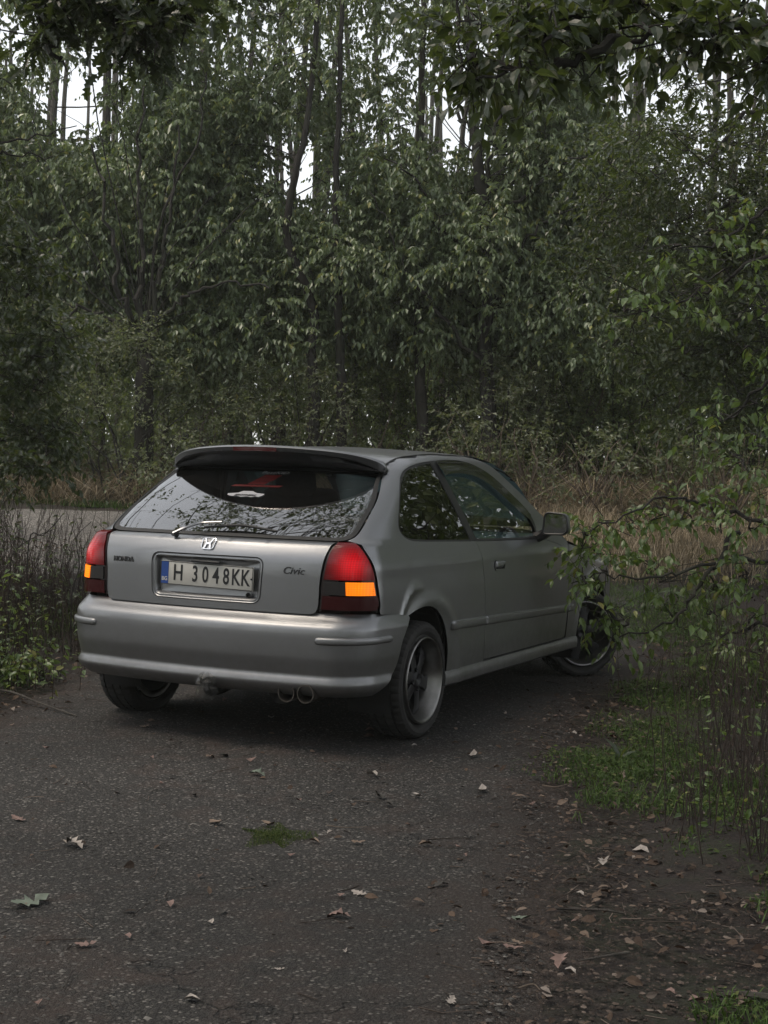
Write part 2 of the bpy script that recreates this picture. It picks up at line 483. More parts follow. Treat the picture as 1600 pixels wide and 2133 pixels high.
def patch_mesh(name, outline, project, F, holes=(), h=.02, edge=.014, gap=0.0, lift=0.0, mirror=False, bh=.012, puff=0.0):
    loops = [offset_poly(resample(outline, bh), gap)] + [offset_poly(resample(o, bh), -gap) for o in holes]
    lo, hi = loops[0].min(0), loops[0].max(0)
    gx = np.arange(lo[0] + h * .3, hi[0], h); gy = np.arange(lo[1] + h * .3, hi[1], h)
    G = np.stack(np.meshgrid(gx, gy), -1); G[1::2, :, 0] += h * .5; G = G.reshape(-1, 2)
    ok = inside(loops[0], G)
    for o in loops[1:]: ok &= ~inside(o, G)
    G = G[ok]; B = np.concatenate(loops)
    if puff > 0:
        ring = offset_poly(loops[0], puff); G = np.concatenate([ring, offset_poly(loops[0], puff * .45), G[inside(offset_poly(loops[0], puff * 1.5), G)] if len(G) else G])
    if len(G):
        d = np.min(np.linalg.norm(G[:, None, :] - B[None], axis=-1), 1); G = G[d > (puff * .3 if puff > 0 else h * .4)]
    V = np.concatenate([B, G]); E = []; k = 0
    for o in loops:
        E += [(k + i, k + (i + 1) % len(o)) for i in range(len(o))]; k += len(o)
    vo, eo, fo, ov, _, _ = delaunay_2d_cdt([Vector(p) for p in V], E, [], 0, 1e-7)
    vo = np.array([tuple(p) for p in vo]); fo = np.array([f for f in fo if len(f) == 3])
    c = vo[fo].mean(1); ok = inside(loops[0], c)
    for o in loops[1:]: ok &= ~inside(o, c)
    fo = fo[ok]
    inv = {}
    for i, src in enumerate(ov):
        for s_ in src: inv[s_] = i
    P = project(vo); N = grad(F, P)
    if puff > 0:
        d = np.min(np.linalg.norm(vo[:, None, :] - B[None], axis=-1), 1); k_ = np.clip(d / puff, 0, 1); P = P + N * (lift * (.25 + .75 * np.sqrt(1 - (1 - k_) ** 2)))[:, None]
    else: P = P + N * lift
    fn = np.cross(P[fo[:, 1]] - P[fo[:, 0]], P[fo[:, 2]] - P[fo[:, 0]])
    fl = np.sum(fn * N[fo].mean(1), 1) < 0
    fo[fl] = fo[fl][:, ::-1]
    verts = [P]; norms = [N]; quads = []; n0 = len(P)
    if edge > 0:
        k = 0
        for o in loops:
            idx = [inv[k + i] for i in range(len(o)) if (k + i) in inv]; k += len(o)
            a = P[idx]; b = a - N[idx] * edge; m = len(idx)
            t = np.roll(a, -1, 0) - np.roll(a, 1, 0); nn = np.cross(t, N[idx]); nn /= np.linalg.norm(nn, axis=1, keepdims=True) + 1e-12
            cen = vo[idx]
            verts += [a, b]; norms += [nn, nn]
            i = np.arange(m); j = (i + 1) % m
            quads.append(np.stack([n0 + i, n0 + j, n0 + m + j, n0 + m + i], 1)); n0 += 2 * m
    P = np.concatenate(verts); N = np.concatenate(norms); faces = [fo] + quads
    if mirror:
        P = P * [-1, 1, 1]; N = N * [-1, 1, 1]; faces = [f[:, ::-1] for f in faces]
    me = mesh_np(name, P, faces, True)
    if puff > 0: return me
    N /= np.linalg.norm(N, axis=1, keepdims=True) + 1e-12
    me.normals_split_custom_set_from_vertices([tuple(v) for v in N])
    return me

def patch(name, outline, project, F, mat, parent, **kw):
    return link(name, patch_mesh(name, outline, project, F, **kw), mat, parent)

def both(name, outline, project, F, mat, parent, **kw):
    return [patch(name, outline, project, F, mat, parent, mirror=m, **kw) for m in (False, True)]

def text_mesh(name, body_text, size, depth, shear=0.0, space=1.0, squeeze=1.0, heavy=0.0):
    cu = bpy.data.curves.new(name, 'FONT'); cu.body = body_text; cu.size = size; cu.extrude = depth; cu.shear = shear
    cu.space_character = space; cu.align_x = 'CENTER'; cu.align_y = 'CENTER'; cu.offset = heavy; cu.resolution_u = 4
    tmp = bpy.data.objects.new(name, cu); COL.objects.link(tmp)
    dg = bpy.context.evaluated_depsgraph_get(); dg.update()
    me = bpy.data.meshes.new_from_object(tmp.evaluated_get(dg))
    bpy.data.objects.remove(tmp); bpy.data.curves.remove(cu)
    me.name = name
    n = len(me.vertices); co = np.empty(n * 3, np.float32); me.vertices.foreach_get('co', co); co = co.reshape(-1, 3)
    co[:, 0] *= squeeze; me.vertices.foreach_set('co', co.ravel()); me.materials.clear()
    return me

def on_surface(F, x, z, tilt=0.0, lift=0.0):
    """matrix of a flat thing lying on the rear of the car at x, z: local x along the car's width, y up, z outward"""
    p = from_behind(F)(np.array([[x, z]])); n = grad(F, p)[0]
    ex = np.array([1., 0, 0]) - n * n[0]; ex /= np.linalg.norm(ex); ey = np.cross(n, ex)
    c, s = math.cos(tilt), math.sin(tilt); ex, ey = c * ex + s * ey, -s * ex + c * ey
    o = p[0] + n * lift
    return Matrix(((ex[0], ey[0], n[0], o[0]), (ex[1], ey[1], n[1], o[1]), (ex[2], ey[2], n[2], o[2]), (0, 0, 0, 1)))

def lie(o, M, parent=None):
    if parent is not None: o.parent = parent
    o.matrix_local = M
    return o

PAINT = paint_material()
BLACK = plain('black_plastic', (0.018, 0.018, 0.019), 0.42)
RUBBER = plain('seal_rubber', (0.012, 0.012, 0.012), 0.6)
DARK = plain('underbody_black', (0.012, 0.012, 0.012), 0.9, noise=.3)
CHROME = plain('chrome', (0.75, 0.75, 0.76), 0.12, 1.0)
CHROME_DULL = plain('worn_chrome', (0.35, 0.35, 0.36), 0.3, 1.0)
FABRIC = plain('seat_fabric', (0.035, 0.037, 0.042), 0.95, noise=.3, nscale=40)
DASH = plain('teal_dash', (0.06, 0.10, 0.11), 0.55, noise=.15)
G_REAR = glass_material('rear_glass', (0.30, 0.33, 0.34), boost=2.9, film=0.025)
G_DARK = glass_material('privacy_glass', (0.03, 0.03, 0.03), boost=1.25, film=0.01)
G_DOOR = glass_material('door_glass', (0.62, 0.72, 0.70), boost=1.35, film=0.02)
G_SMOKE = glass_material('smoked_visor', (0.10, 0.10, 0.11), rough=0.08, boost=1.5)

car = tag(empty('parked_car', (0, 0, 0)), 'silver three-door hatchback parked on the path with its tail lights lit', 'car')

SIDE, BEHIND, ABOVE = from_side(body), from_behind(body), from_above(body)
# --- outlines: side ones are (y, z), rear ones (x, z), top ones (x, y)
ARCH = [(-.235, .622), (-.15, .645), (-.05, .654), (.05, .642), (.13, .605), (.19, .545), (.228, .47), (.247, .39), (.252, .285)]
QW = curve([(.418, 1.366), (.29, 1.355), (.161, 1.337), (.085, 1.318), (.030, 1.292), (-.01, 1.262), (-.066, 1.205), (-.135, 1.124), (-.178, 1.070), (-.196, 1.032), (-.176, .999), (-.115, .977), (-.01, .968), (.30, .959), (.62, .951)], 4)
DW = curve([(.445, 1.368), (.62, 1.378), (.783, 1.379), (.904, 1.372), (1.016, 1.355), (1.141, 1.322), (1.273, 1.270), (1.404, 1.206), (1.537, 1.138), (1.612, 1.090), (1.648, 1.025), (1.625, .936)], 4)
DOOR_REAR = curve([(.668, .951), (.680, .912), (.690, .855), (.708, .764), (.720, .635), (.724, .506), (.736, .335), (.752, .310)], 4)
DOOR_FRONT = curve([(2.06, .310), (2.088, .33), (2.098, .45), (2.102, .60), (2.100, .75), (2.085, .84), (2.03, .875), (1.85, .915), (1.70, .933)], 4)
GE_XZ = np.array([(.600, 1.30), (.613, 1.265), (.662, 1.170), (.679, 1.091), (.686, 1.026), (.680, .999), (.655, .984), (.640, .979)])
GLASS_EDGE = curve([(p[1] + .004, p[2]) for p in BEHIND(GE_XZ)], 4)       # (y, z)
LIGHT_OUT = curve([(-.531, .976), (-.545, .953), (-.541, .917), (-.534, .868), (-.519, .802), (-.508, .724), (-.503, .687), (-.508, .664)], 4)
PILLAR = curve([(2.13, .955), (2.03, .995), (1.92, 1.025), (1.80, 1.082), (1.65, 1.165), (1.46, 1.262), (1.30, 1.338), (1.20, 1.372), (1.08, 1.394), (.90, 1.408), (.60, 1.410), (.35, 1.402), (.15, 1.386), (.0, 1.366), (-.06, 1.335)], 4)
side_outline = np.concatenate([[(-.50, .646), (-.40, .643)], curve(ARCH, 4), [(2.108, .285), (2.108, .303), (.752, .303)][:2], [(2.0, .302), (.76, .302)],
                               DOOR_REAR[::-1], QW[::-1], DW, [(1.64, .9345)], DOOR_FRONT[::-1][:-12], [(2.106, .83), (2.135, .90)], PILLAR, GLASS_EDGE[2:], LIGHT_OUT[1:]])
both('body_side', side_outline, SIDE, body, PAINT, car, h=.022, gap=.001)
LINING = plain('cabin_lining', (.020, .020, .021), .95)
both('pillar_lining', side_outline, SIDE, body, LINING, car, h=.05, gap=.004, lift=-.028, edge=0)
door_outline = np.concatenate([DOOR_REAR[::-1], [(1.62, .936)], DOOR_FRONT[::-1]])
doors = both('door', door_outline, SIDE, body, PAINT, car, h=.022, gap=.0025)
fender = np.concatenate([[(2.108, .302), (2.108, .83), (2.14, .895), (2.30, .875), (2.7, .815), (3.05, .74), (3.16, .60), (3.16, .33), (3.02, .30)],
                         [(2.655 + .365 * math.cos(a), .29 + .365 * math.sin(a)) for a in np.linspace(.02, math.pi - .02, 20)]])
both('front_fender', fender, SIDE, body, PAINT, car, h=.03, gap=.002)
hood = [(-.66, 2.16), (.66, 2.16), (.70, 2.5), (.66, 3.05), (.5, 3.2), (0, 3.26), (-.5, 3.2), (-.66, 3.05), (-.70, 2.5)]
patch('hood', rounded(hood, .05), ABOVE, body, PAINT, car, h=.04)
patch('front_bumper', [(-.72, .24), (.72, .24), (.74, .60), (.60, .70), (-.60, .70), (-.74, .60)], from_front(body), body, PAINT, car, h=.05)
roof_side = [(.565, -.04), (.578, .15), (.585, .6), (.585, 1.0), (.578, 1.16)]
roof = np.concatenate([curve(roof_side, 4), curve([(.50, 1.235), (.3, 1.275), (0, 1.29), (-.3, 1.275), (-.5, 1.235)], 4), curve([(-x, y) for x, y in roof_side[::-1]], 4)])
patch('roof', roof, ABOVE, body, PAINT, car, h=.035)
patch('roof_lining', roof, ABOVE, body, LINING, car, h=.08, gap=.004, lift=-.03, edge=0)
for m in (1, -1):
    q = curve([(.574, -.03), (.585, .15), (.592, .6), (.592, 1.0), (.585, 1.16)], 6)
    MB().tube(ABOVE(q) * [m, 1, 1] + [0, 0, -.0015], .0045, 6).build('roof_moulding', RUBBER, car, True)
ws = np.concatenate([curve([(.575, 1.20), (.60, 1.40), (.64, 1.65), (.68, 1.90), (.70, 2.06)], 4), curve([(.4, 2.13), (0, 2.16), (-.4, 2.13)], 4), curve([(-.70, 2.06), (-.68, 1.90), (-.64, 1.65), (-.60, 1.40), (-.575, 1.20)], 4), curve([(-.50, 1.245), (-.3, 1.285), (0, 1.30), (.3, 1.285), (.5, 1.245)], 4)])
patch('windscreen', ws, ABOVE, body, G_DOOR, car, h=.05, edge=0)

# --- side windows
bp = np.array([(.62, .951), (.418, 1.366), (.447, 1.3685), (.668, .951)])
qw_glass = offset_poly(resample(QW, .012), .009)
dw_full = np.concatenate([DW, [(.668, .9515)]])
dw_in = rounded([(.505, 1.345), (.63, 1.352), (.78, 1.353), (.90, 1.346), (1.005, 1.328), (1.125, 1.294), (1.255, 1.240), (1.385, 1.176), (1.515, 1.108), (1.592, 1.055), (1.622, 1.01), (1.605, .948), (.690, .963)], .02)
for m in (False, True):
    t = patch('quarter_window', QW, SIDE, body, RUBBER, car, holes=[qw_glass], h=.01, mirror=m, lift=-.002)
    patch('pane', qw_glass, SIDE, body, G_DARK, t, h=.03, edge=0, mirror=m, lift=-.004)
    patch('pillar_trim', bp, SIDE, body, BLACK, car, h=.01, mirror=m, lift=-.001)
    t = patch('door_window', dw_full, SIDE, body, BLACK, car, holes=[dw_in], h=.01, mirror=m, lift=-.001)
    patch('pane', dw_in, SIDE, body, G_DOOR, t, h=.03, edge=0, mirror=m, lift=-.010)
    visor = np.concatenate([curve([(.47, 1.362), (.62, 1.369), (.78, 1.370), (.90, 1.363), (1.01, 1.345), (1.135, 1.312), (1.265, 1.258), (1.395, 1.194), (1.525, 1.126), (1.60, 1.075)], 4),
                            curve([(1.57, 1.045), (1.46, 1.082), (1.34, 1.140), (1.20, 1.205), (1.07, 1.258), (.95, 1.288), (.82, 1.302), (.68, 1.304), (.56, 1.298), (.515, 1.29)], 4)])
    patch('rain_visor', visor, SIDE, body, G_SMOKE, car, h=.02, edge=0, mirror=m, lift=.012)

# --- tail: hatch, plate recess, rear glass, spoiler, lamps, bumper
LIGHT_IN = curve([(.601, .661), (.606, .70), (.609, .797), (.622, .896), (.632, .945), (.640, .972)], 4)               # (x, z)
hr = np.concatenate([[(0, .639), (.30, .639), (.545, .640)], curve([(.565, .643), (.580, .650), (.5865, .663)], 3), LIGHT_IN - [.012, 0], [(.61, .9725), (.40, .9735), (.2, .974)]])
hatch = np.concatenate([hr, [(0, .974)], (hr * [-1, 1])[::-1][:-1]])
REC = rounded([(-.312, .888), (.312, .888), (.300, .676), (-.300, .676)], .045, 6)
hp = patch('hatch', hatch, BEHIND, body, PAINT, car, holes=[REC], h=.02, gap=.0015)
# the recess: a lip running inward, then the tray
rr = resample(REC, .012); rings = []
for off, dep, in ((0.0, 0.0), (.004, .004), (.012, .004), (.020, .012), (.026, .036)):
    q = offset_poly(rr, off); p = BEHIND(q); p[:, 1] += dep; rings.append(p)
n = len(rr); V = np.concatenate(rings); Q = []
for i in range(len(rings) - 1):
    a = np.arange(n); b = (a + 1) % n
    Q.append(np.stack([i * n + a, i * n + b, (i + 1) * n + b, (i + 1) * n + a], 1))
cidx = len(V); V = np.concatenate([V, rings[-1].mean(0)[None]])
T = np.stack([(len(rings) - 1) * n + np.arange(n), (len(rings) - 1) * n + (np.arange(n) + 1) % n, np.full(n, cidx)], 1)
tray = link('plate_recess', mesh_np('plate_recess', V, [np.concatenate(Q), T], True), PAINT, hp)
try: tray.data.set_sharp_from_angle(angle=rad(35))
except Exception: pass
MB().tube(np.concatenate([BEHIND(offset_poly(rr, -.001)) - [0, .001, 0], BEHIND(offset_poly(rr, -.001))[:1] - [0, .001, 0]]), .0022, 5, False).build('recess_gap', DARK, hp)

# number plate: white, blue band with the country letters, black characters
PW = plain('plate_white', (0.50, 0.485, 0.445), 0.45, noise=.08); PB = plain('plate_blue', (0.015, 0.06, 0.26), 0.4); INK = plain('plate_ink', (0.012, 0.012, 0.013), 0.5)
M = on_surface(body, 0.0, .789, rad(-.9), -.018)
plate = MB().box((0, 0, 0), (.52, .112, .006)).build('number_plate', PW, car, bevel=.002); lie(plate, M)
fr = MB()
for c, s in (((0, .0535, .0035), (.514, .003, .0016)), ((0, -.0535, .0035), (.514, .003, .0016)), ((.2565, 0, .0035), (.003, .106, .0016)), ((-.2565, 0, .0035), (.003, .106, .0016))): fr.box(c, s)
lie(fr.build('plate_border', INK, plate), Matrix())
lie(MB().box((-.234, 0, .0038), (.040, .104, .0016)).build('blue_band', PB, plate), Matrix())
t = link('country_code', text_mesh('country_code', 'BG', .026, .0004, heavy=.0006), PW, plate); lie(t, Matrix.Translation((-.234, -.030, .0052)))
for txt, x, w in (('H', -.158, .9), ('3', -.062, .80), ('0', -.004, .80), ('4', .055, .84), ('8', .112, .80), ('K', .165, .84), ('K', .217, .84)):
    t = link('plate_character', text_mesh('plate_character', txt, .107, .0005, squeeze=w * .84, heavy=.0016), INK, plate); lie(t, Matrix.Translation((x, 0, .0042)))
lie(MB().lathe([(0, .0001), (0.001, .005), (.003, .004), (.0035, .0001)], 10, 'z').build('plate_screw', INK, plate), Matrix.Translation((.250, 0.0, .003)))
lie(MB().lathe([(0, .014), (.002, .013), (.002, .008), (-.004, .0075), (-.004, .0001)], 16, 'z').build('screw_hole', DARK, plate), Matrix.Translation((.232, -.077, -.006)))
lie(MB().box((0, .066, .010), (.16, .012, .02)).build('plate_lamp', BLACK, plate, bevel=.004), Matrix())

# badge and lettering on the hatch
badge = MB(); q = rounded([(-.040, .031), (.040, .031), (.034, -.031), (-.034, -.031)], .018, 5)
ring = [np.concatenate([q * k, np.full((len(q), 1), z)], 1) for k, z in ((1, 0), (1, .005), (.88, .006), (.86, .002))]
n = len(q); a = np.arange(n); b = (a + 1) % n
badge.add(np.concatenate(ring), np.concatenate([np.stack([i * n + a, i * n + b, (i + 1) * n + b, (i + 1) * n + a], 1) for i in range(3)]))
for sx in (1, -1):
    for k in range(2):
        A = [(.012, 0), (.027, .027), (.018, .027), (.008, .004)] if k == 0 else [(.022, -.027), (.012, -.027), (.007, -.004), (.013, .003)]
        v = [(sx * x, y, .001) for x, y in A] + [(sx * x, y, .0065) for x, y in A]
        badge.add(v, [[4, 5, 6, 7], [0, 3, 2, 1], [0, 1, 5, 4], [1, 2, 6, 5], [2, 3, 7, 6], [3, 0, 4, 7]])
badge.box((0, .0, .0038), (.022, .010, .0054))
lie(badge.build('badge', CHROME, hp), on_surface(body, 0.0, .938, 0, .001))
t = link('hatch_lettering', text_mesh('hatch_lettering', 'HONDA', .033, .002, space=1.08, heavy=.0010), BLACK, hp); lie(t, on_surface(body, -.49, .842, 0, .002))
t = link('hatch_lettering', text_mesh('hatch_lettering', 'Civic', .046, .002, shear=.30, space=1.05, squeeze=1.1, heavy=.0004), BLACK, hp); lie(t, on_surface(body, .465, .835, 0, .002))

# rear glass in its black seal
ge = [(.600, 1.305), (.613, 1.265), (.662, 1.170), (.679, 1.091), (.686, 1.026), (.680, .999), (.655, .984), (.615, .9775)]
gr = curve(ge, 5); gl = np.concatenate([gr, [(.4, .9775), (.2, .9782), (0, .9785), (-.2, .9782), (-.4, .9775)], (gr * [-1, 1])[::-1]])
inner = curve([(.582, 1.305), (.595, 1.263), (.642, 1.168), (.658, 1.090), (.663, 1.028), (.655, 1.008), (.63, .997), (.59, .9925)], 5)
gin = np.concatenate([inner, [(.4, .9925), (.2, .9928), (0, .993), (-.2, .9928), (-.4, .9925)], (inner * [-1, 1])[::-1]])
gout = np.concatenate([gl[:len(gr)], gl[len(gr):]])
seal = patch('rear_window', np.concatenate([gl, [(-.3, 1.312), (0, 1.314), (.3, 1.312)]]), BEHIND, body, RUBBER, car, holes=[np.concatenate([gin, [(-.3, 1.300), (0, 1.302), (.3, 1.300)]]) * [1, .9995]], h=.012, lift=-.002, bh=.014)
patch('pane', np.concatenate([gin, [(-.3, 1.300), (0, 1.302), (.3, 1.300)]]), BEHIND, body, G_REAR, seal, h=.03, edge=0, lift=-.004)
RED_INK = plain('red_sticker', (0.11, 0.008, 0.008), 0.5); WHITE_INK = plain('white_sticker', (0.42, 0.42, 0.44), 0.5); GREY_INK = plain('grey_sticker', (0.25, 0.25, 0.26), 0.5)
# spoiler: a wing across the top of the hatch, its ends turned down on to the pillars
xs = np.linspace(-1, 1, 61); V = []; ns = 14
for u in xs:
    x = .622 * math.sin(u * math.pi / 2) if abs(u) > .999 else .622 * math.sin(u * math.pi / 2)
    w = abs(x) / .622; e = math.sqrt(max(0, 1 - (max(0, w - .955) / .045) ** 2))
    yt = -.285 + .19 * w ** 2 + .02 * w ** 8; zt = 1.421 - .040 * w ** 2 - .034 * w ** 8
    yf = .03 - .02 * w ** 2; zf = float(ABOVE(np.array([[min(abs(x), .58), yf]]))[0, 2]) + .004 - .03 * w ** 10
    zb = 1.315 - .012 * w ** 4; yb = -.085 - .02 * w ** 2
    th = .034 + .026 * w ** 6
    sec = [(yf, zf), (yf + (yt - yf) * .35, zf + (zt - zf) * .42), (yf + (yt - yf) * .7, zf + (zt - zf) * .82), (yt + .035, zt), (yt + .010, zt - .002), (yt, zt - .010), (yt + .002, zt - th + .006), (yt + .012, zt - th),
           (yt + .05, zt - th - .004), (yt * .55 + yb * .45, (zt - th) * .55 + zb * .45 + .002), (yt * .25 + yb * .75, (zt - th) * .22 + zb * .78), (yb, zb), (yb + .06, zb + .015), (yf - .01, zf - .03)]
    cy, cz = np.mean([s_[0] for s_ in sec]), np.mean([s_[1] for s_ in sec])
    for y, z in sec: V.append((x, cy + (y - cy) * (.25 + .75 * e) if w > .955 else y, cz + (z - cz) * (.45 + .55 * e) if w > .955 else z))
V = np.array(V); i = np.arange(60)[:, None] * ns; j = np.arange(ns)[None]; j2 = (j + 1) % ns
Q = np.stack([i + j, i + j2, i + ns + j2, i + ns + j], -1).reshape(-1, 4)
caps = [np.array([[0, k, k + 1] for k in range(1, ns - 1)]), np.array([[60 * ns, 60 * ns + k + 1, 60 * ns + k] for k in range(1, ns - 1)])]
sp = link('spoiler', mesh_np('spoiler', V, [Q, np.concatenate(caps)], True), PAINT, car)
sp.data.materials.append(BLACK)                       # rear edge and underside are black
for f_ in sp.data.polygons:
    if f_.index < 60 * ns and 5 <= f_.index % ns <= 12: f_.material_index = 1
try: sp.data.set_sharp_from_angle(angle=rad(40))
except Exception: pass
STOP = lens_material('unlit_stop_lens', (0.055, 0.003, 0.004))
stop = []
for x in np.linspace(-.125, .125, 11):
    w = abs(x) / .622; stop.append((x, -.285 + .19 * w ** 2 - .0025, 1.421 - .04 * w ** 2))
stop = np.array(stop); V = np.concatenate([stop + [0, 0, -.011], stop + [0, 0, -.031], stop + [0, .012, -.011], stop + [0, .012, -.031]]); m = len(stop); i = np.arange(m - 1)
link('stop_lamp', mesh_np('stop_lamp', V, np.concatenate([np.stack([i, i + 1, m + i + 1, m + i], 1), np.stack([i, 2 * m + i, 2 * m + i + 1, i + 1], 1), np.stack([m + i, m + i + 1, 3 * m + i + 1, 3 * m + i], 1)])), STOP, sp)

# stickers on the rear glass
def sticker(name, me, mat, x, z, tilt=0.0, lift=-.001):
    o = link(name, me, mat, seal); lie(o, on_surface(body, x, z, tilt, lift)); return o
sticker('sticker', text_mesh('sticker', 'BestKID', .034, .0002, shear=.25, squeeze=1.35), GREY_INK, .03, 1.285)
rs = MB()
for k, (x0, x1, y0, y1) in enumerate([(-.035, .085, .085, .112), (-.055, .070, .052, .082), (-.075, .045, .020, .048), (-.16, .14, -.002, .014)]):
    rs.add([(x0, y0, 0), (x1 - .02, y0, 0), (x1, y1, 0), (x0 + .02, y1, 0)], [[0, 1, 2, 3]])
sticker('sticker', rs.mesh('sticker'), RED_INK, .0, 1.215, 0, -.0025)
carshape = [(x * .85, y * .8) for x, y in [(-.125, .010), (-.06, .020), (-.035, .042), (.03, .042), (.065, .022), (.125, .014), (.115, -.008), (.095, -.022), (.075, -.014), (.05, -.026), (.02, -.018), (-.02, -.026), (-.05, -.016), (-.09, -.018), (-.12, -.008)]]
ws_ = MB(); ws_.add([(x, y, 0) for x, y in carshape] + [(0, .008, 0)], None, [[i, (i + 1) % len(carshape), len(carshape)] for i in range(len(carshape))])
sticker('sticker', ws_.mesh('sticker'), WHITE_INK, -.03, 1.172, 0, -.001)
sticker('sticker', text_mesh('sticker', 'BROTHERS', .017, .0002, shear=.3, squeeze=1.45, heavy=.0008), INK, -.03, 1.1685, 0, .0008)

# rear wiper
wp = MB()
w0 = np.array(on_surface(body, -.215, .962, 0, .02).translation); wa = np.array(on_surface(body, .0, 1.012, 0, .035).translation); wb = np.array(on_surface(body, .30, .998, 0, .012).translation)
wm = np.array(on_surface(body, -.10, 1.000, 0, .04).translation)
wiper = MB().tube([w0 + [0, .03, -.005], w0], [.016, .013], 10).build('rear_wiper', BLACK, car, True)
ar = curve([w0, .5 * (w0 + wm) + [0, -.012, .004], wm, wa], 5)
MB().tube(ar, np.linspace(.0085, .005, len(ar)), 6).build('wiper_arm', CHROME_DULL, wiper, True)
bl = curve([np.array(on_surface(body, -.10, 1.001, 0, .012).translation), np.array(on_surface(body, .1, 1.014, 0, .016).translation), wb], 6)
MB().tube(bl, .0065, 5).build('wiper_blade', RUBBER, wiper, True)

# tail lamps: red over amber over dark red, wrapped round the corner
def S3(pts): return np.array([(to_s(x, y), z) for x, y, z in pts])
lin = S3([(.601, -.659, .661), (.606, -.657, .70), (.609, -.655, .797), (.622, -.641, .896), (.632, -.615, .945), (.640, -.575, .972)])
lout = S3([(.699, -.531, .976), (.739, -.544, .953), (.767, -.541, .917), (.793, -.534, .868), (.807, -.519, .802), (.816, -.508, .724), (.818, -.505, .687), (.812, -.516, .668)])
lin_c, lout_c = curve(lin, 6), curve(lout, 6)
def edge_s(c, z): o = np.argsort(c[:, 1]); return np.interp(z, c[o, 1], c[o, 0])
RC = round_corner(body)
def band(z0, z1, f0=0.0, f1=1.0):
    zz = np.linspace(z0, z1, 12); a = [edge_s(lin_c, z) for z in zz]; b = [edge_s(lout_c, z) for z in zz]
    a, b = np.array(a), np.array(b)
    L = np.stack([a + (b - a) * f0, zz], 1); R_ = np.stack([a + (b - a) * f1, zz], 1)
    return np.concatenate([R_, L[::-1]])
for sgn, m in ((1, False), (-1, True)):
    HOUS = plain('lamp_housing', (0.010, 0.004, 0.004), 0.4)
    RED = lens_material('red_lens', (0.075, 0.002, 0.004), 1.0, (0.85, 0.003, 0.010), (sgn * .715, -.585, .868), .062, .018, (1.0, .10, .10))
    AMB = lens_material('amber_lens', (0.45, 0.13, 0.008), 1.2 if sgn > 0 else 1.7, (1.0, 0.19, 0.002), (sgn * .745, -.575, .765), .16, .020, (1.0, .50, .04))
    DRED = lens_material('dark_red_lens', (0.035, 0.003, 0.004))
    CLR = lens_material('reversing_lens', (0.03, 0.028, 0.028))
    full = np.concatenate([lout_c[::-1], lin_c])
    lamp = patch('tail_lamp', full, RC, body, HOUS, car, h=.015, gap=.003, lift=-.004, mirror=m)
    patch('red_lens', offset_poly(resample(band(.800, .9735), .012), .004), RC, body, RED, lamp, h=.015, lift=.004, mirror=m)
    patch('amber_lens', band(.735, .796, .42, .93), RC, body, AMB, lamp, h=.012, lift=.005, mirror=m)
    patch('reversing_lens', band(.735, .796, .05, .41), RC, body, CLR, lamp, h=.012, lift=.003, mirror=m)
    patch('lower_lens', offset_poly(resample(band(.664, .732), .012), .003), RC, body, DRED, lamp, h=.015, lift=.003, mirror=m)

# rear bumper and its rubbing strips
RB = round_corner(bumper)
be = S3([(.806, -.475, .648), (.831, -.385, .646), (.848, -.235, .622), (.850, -.262, .59), (.858, -.314, .522), (.85, -.337, .45), (.84, -.35, .389), (.838, -.40, .335), (.828, -.455, .300), (.80, -.49, .268)])
right = np.concatenate([curve(be[::-1], 3), [(.6, .648), (.3, .648)]])
bout = np.concatenate([[(0, .268), (.4, .268)], right, [(0, .648)], (right * [-1, 1])[::-1], [(-.4, .268)]])
bump = patch('rear_bumper', bout, RB, bumper, PAINT, car, h=.02, edge=.03, bh=.014)
for sgn, m in ((1, False), (-1, True)):
    st_ = rounded([(.565, .511), (.565, .545), (to_s(.85, -.42), .5475), (to_s(.85, -.42), .5165)], .016, 5)
    patch('rubbing_strip', st_, RB, lambda p: bumper(p), PAINT, bump, h=.012, lift=.013, edge=.008, mirror=m, puff=.009)

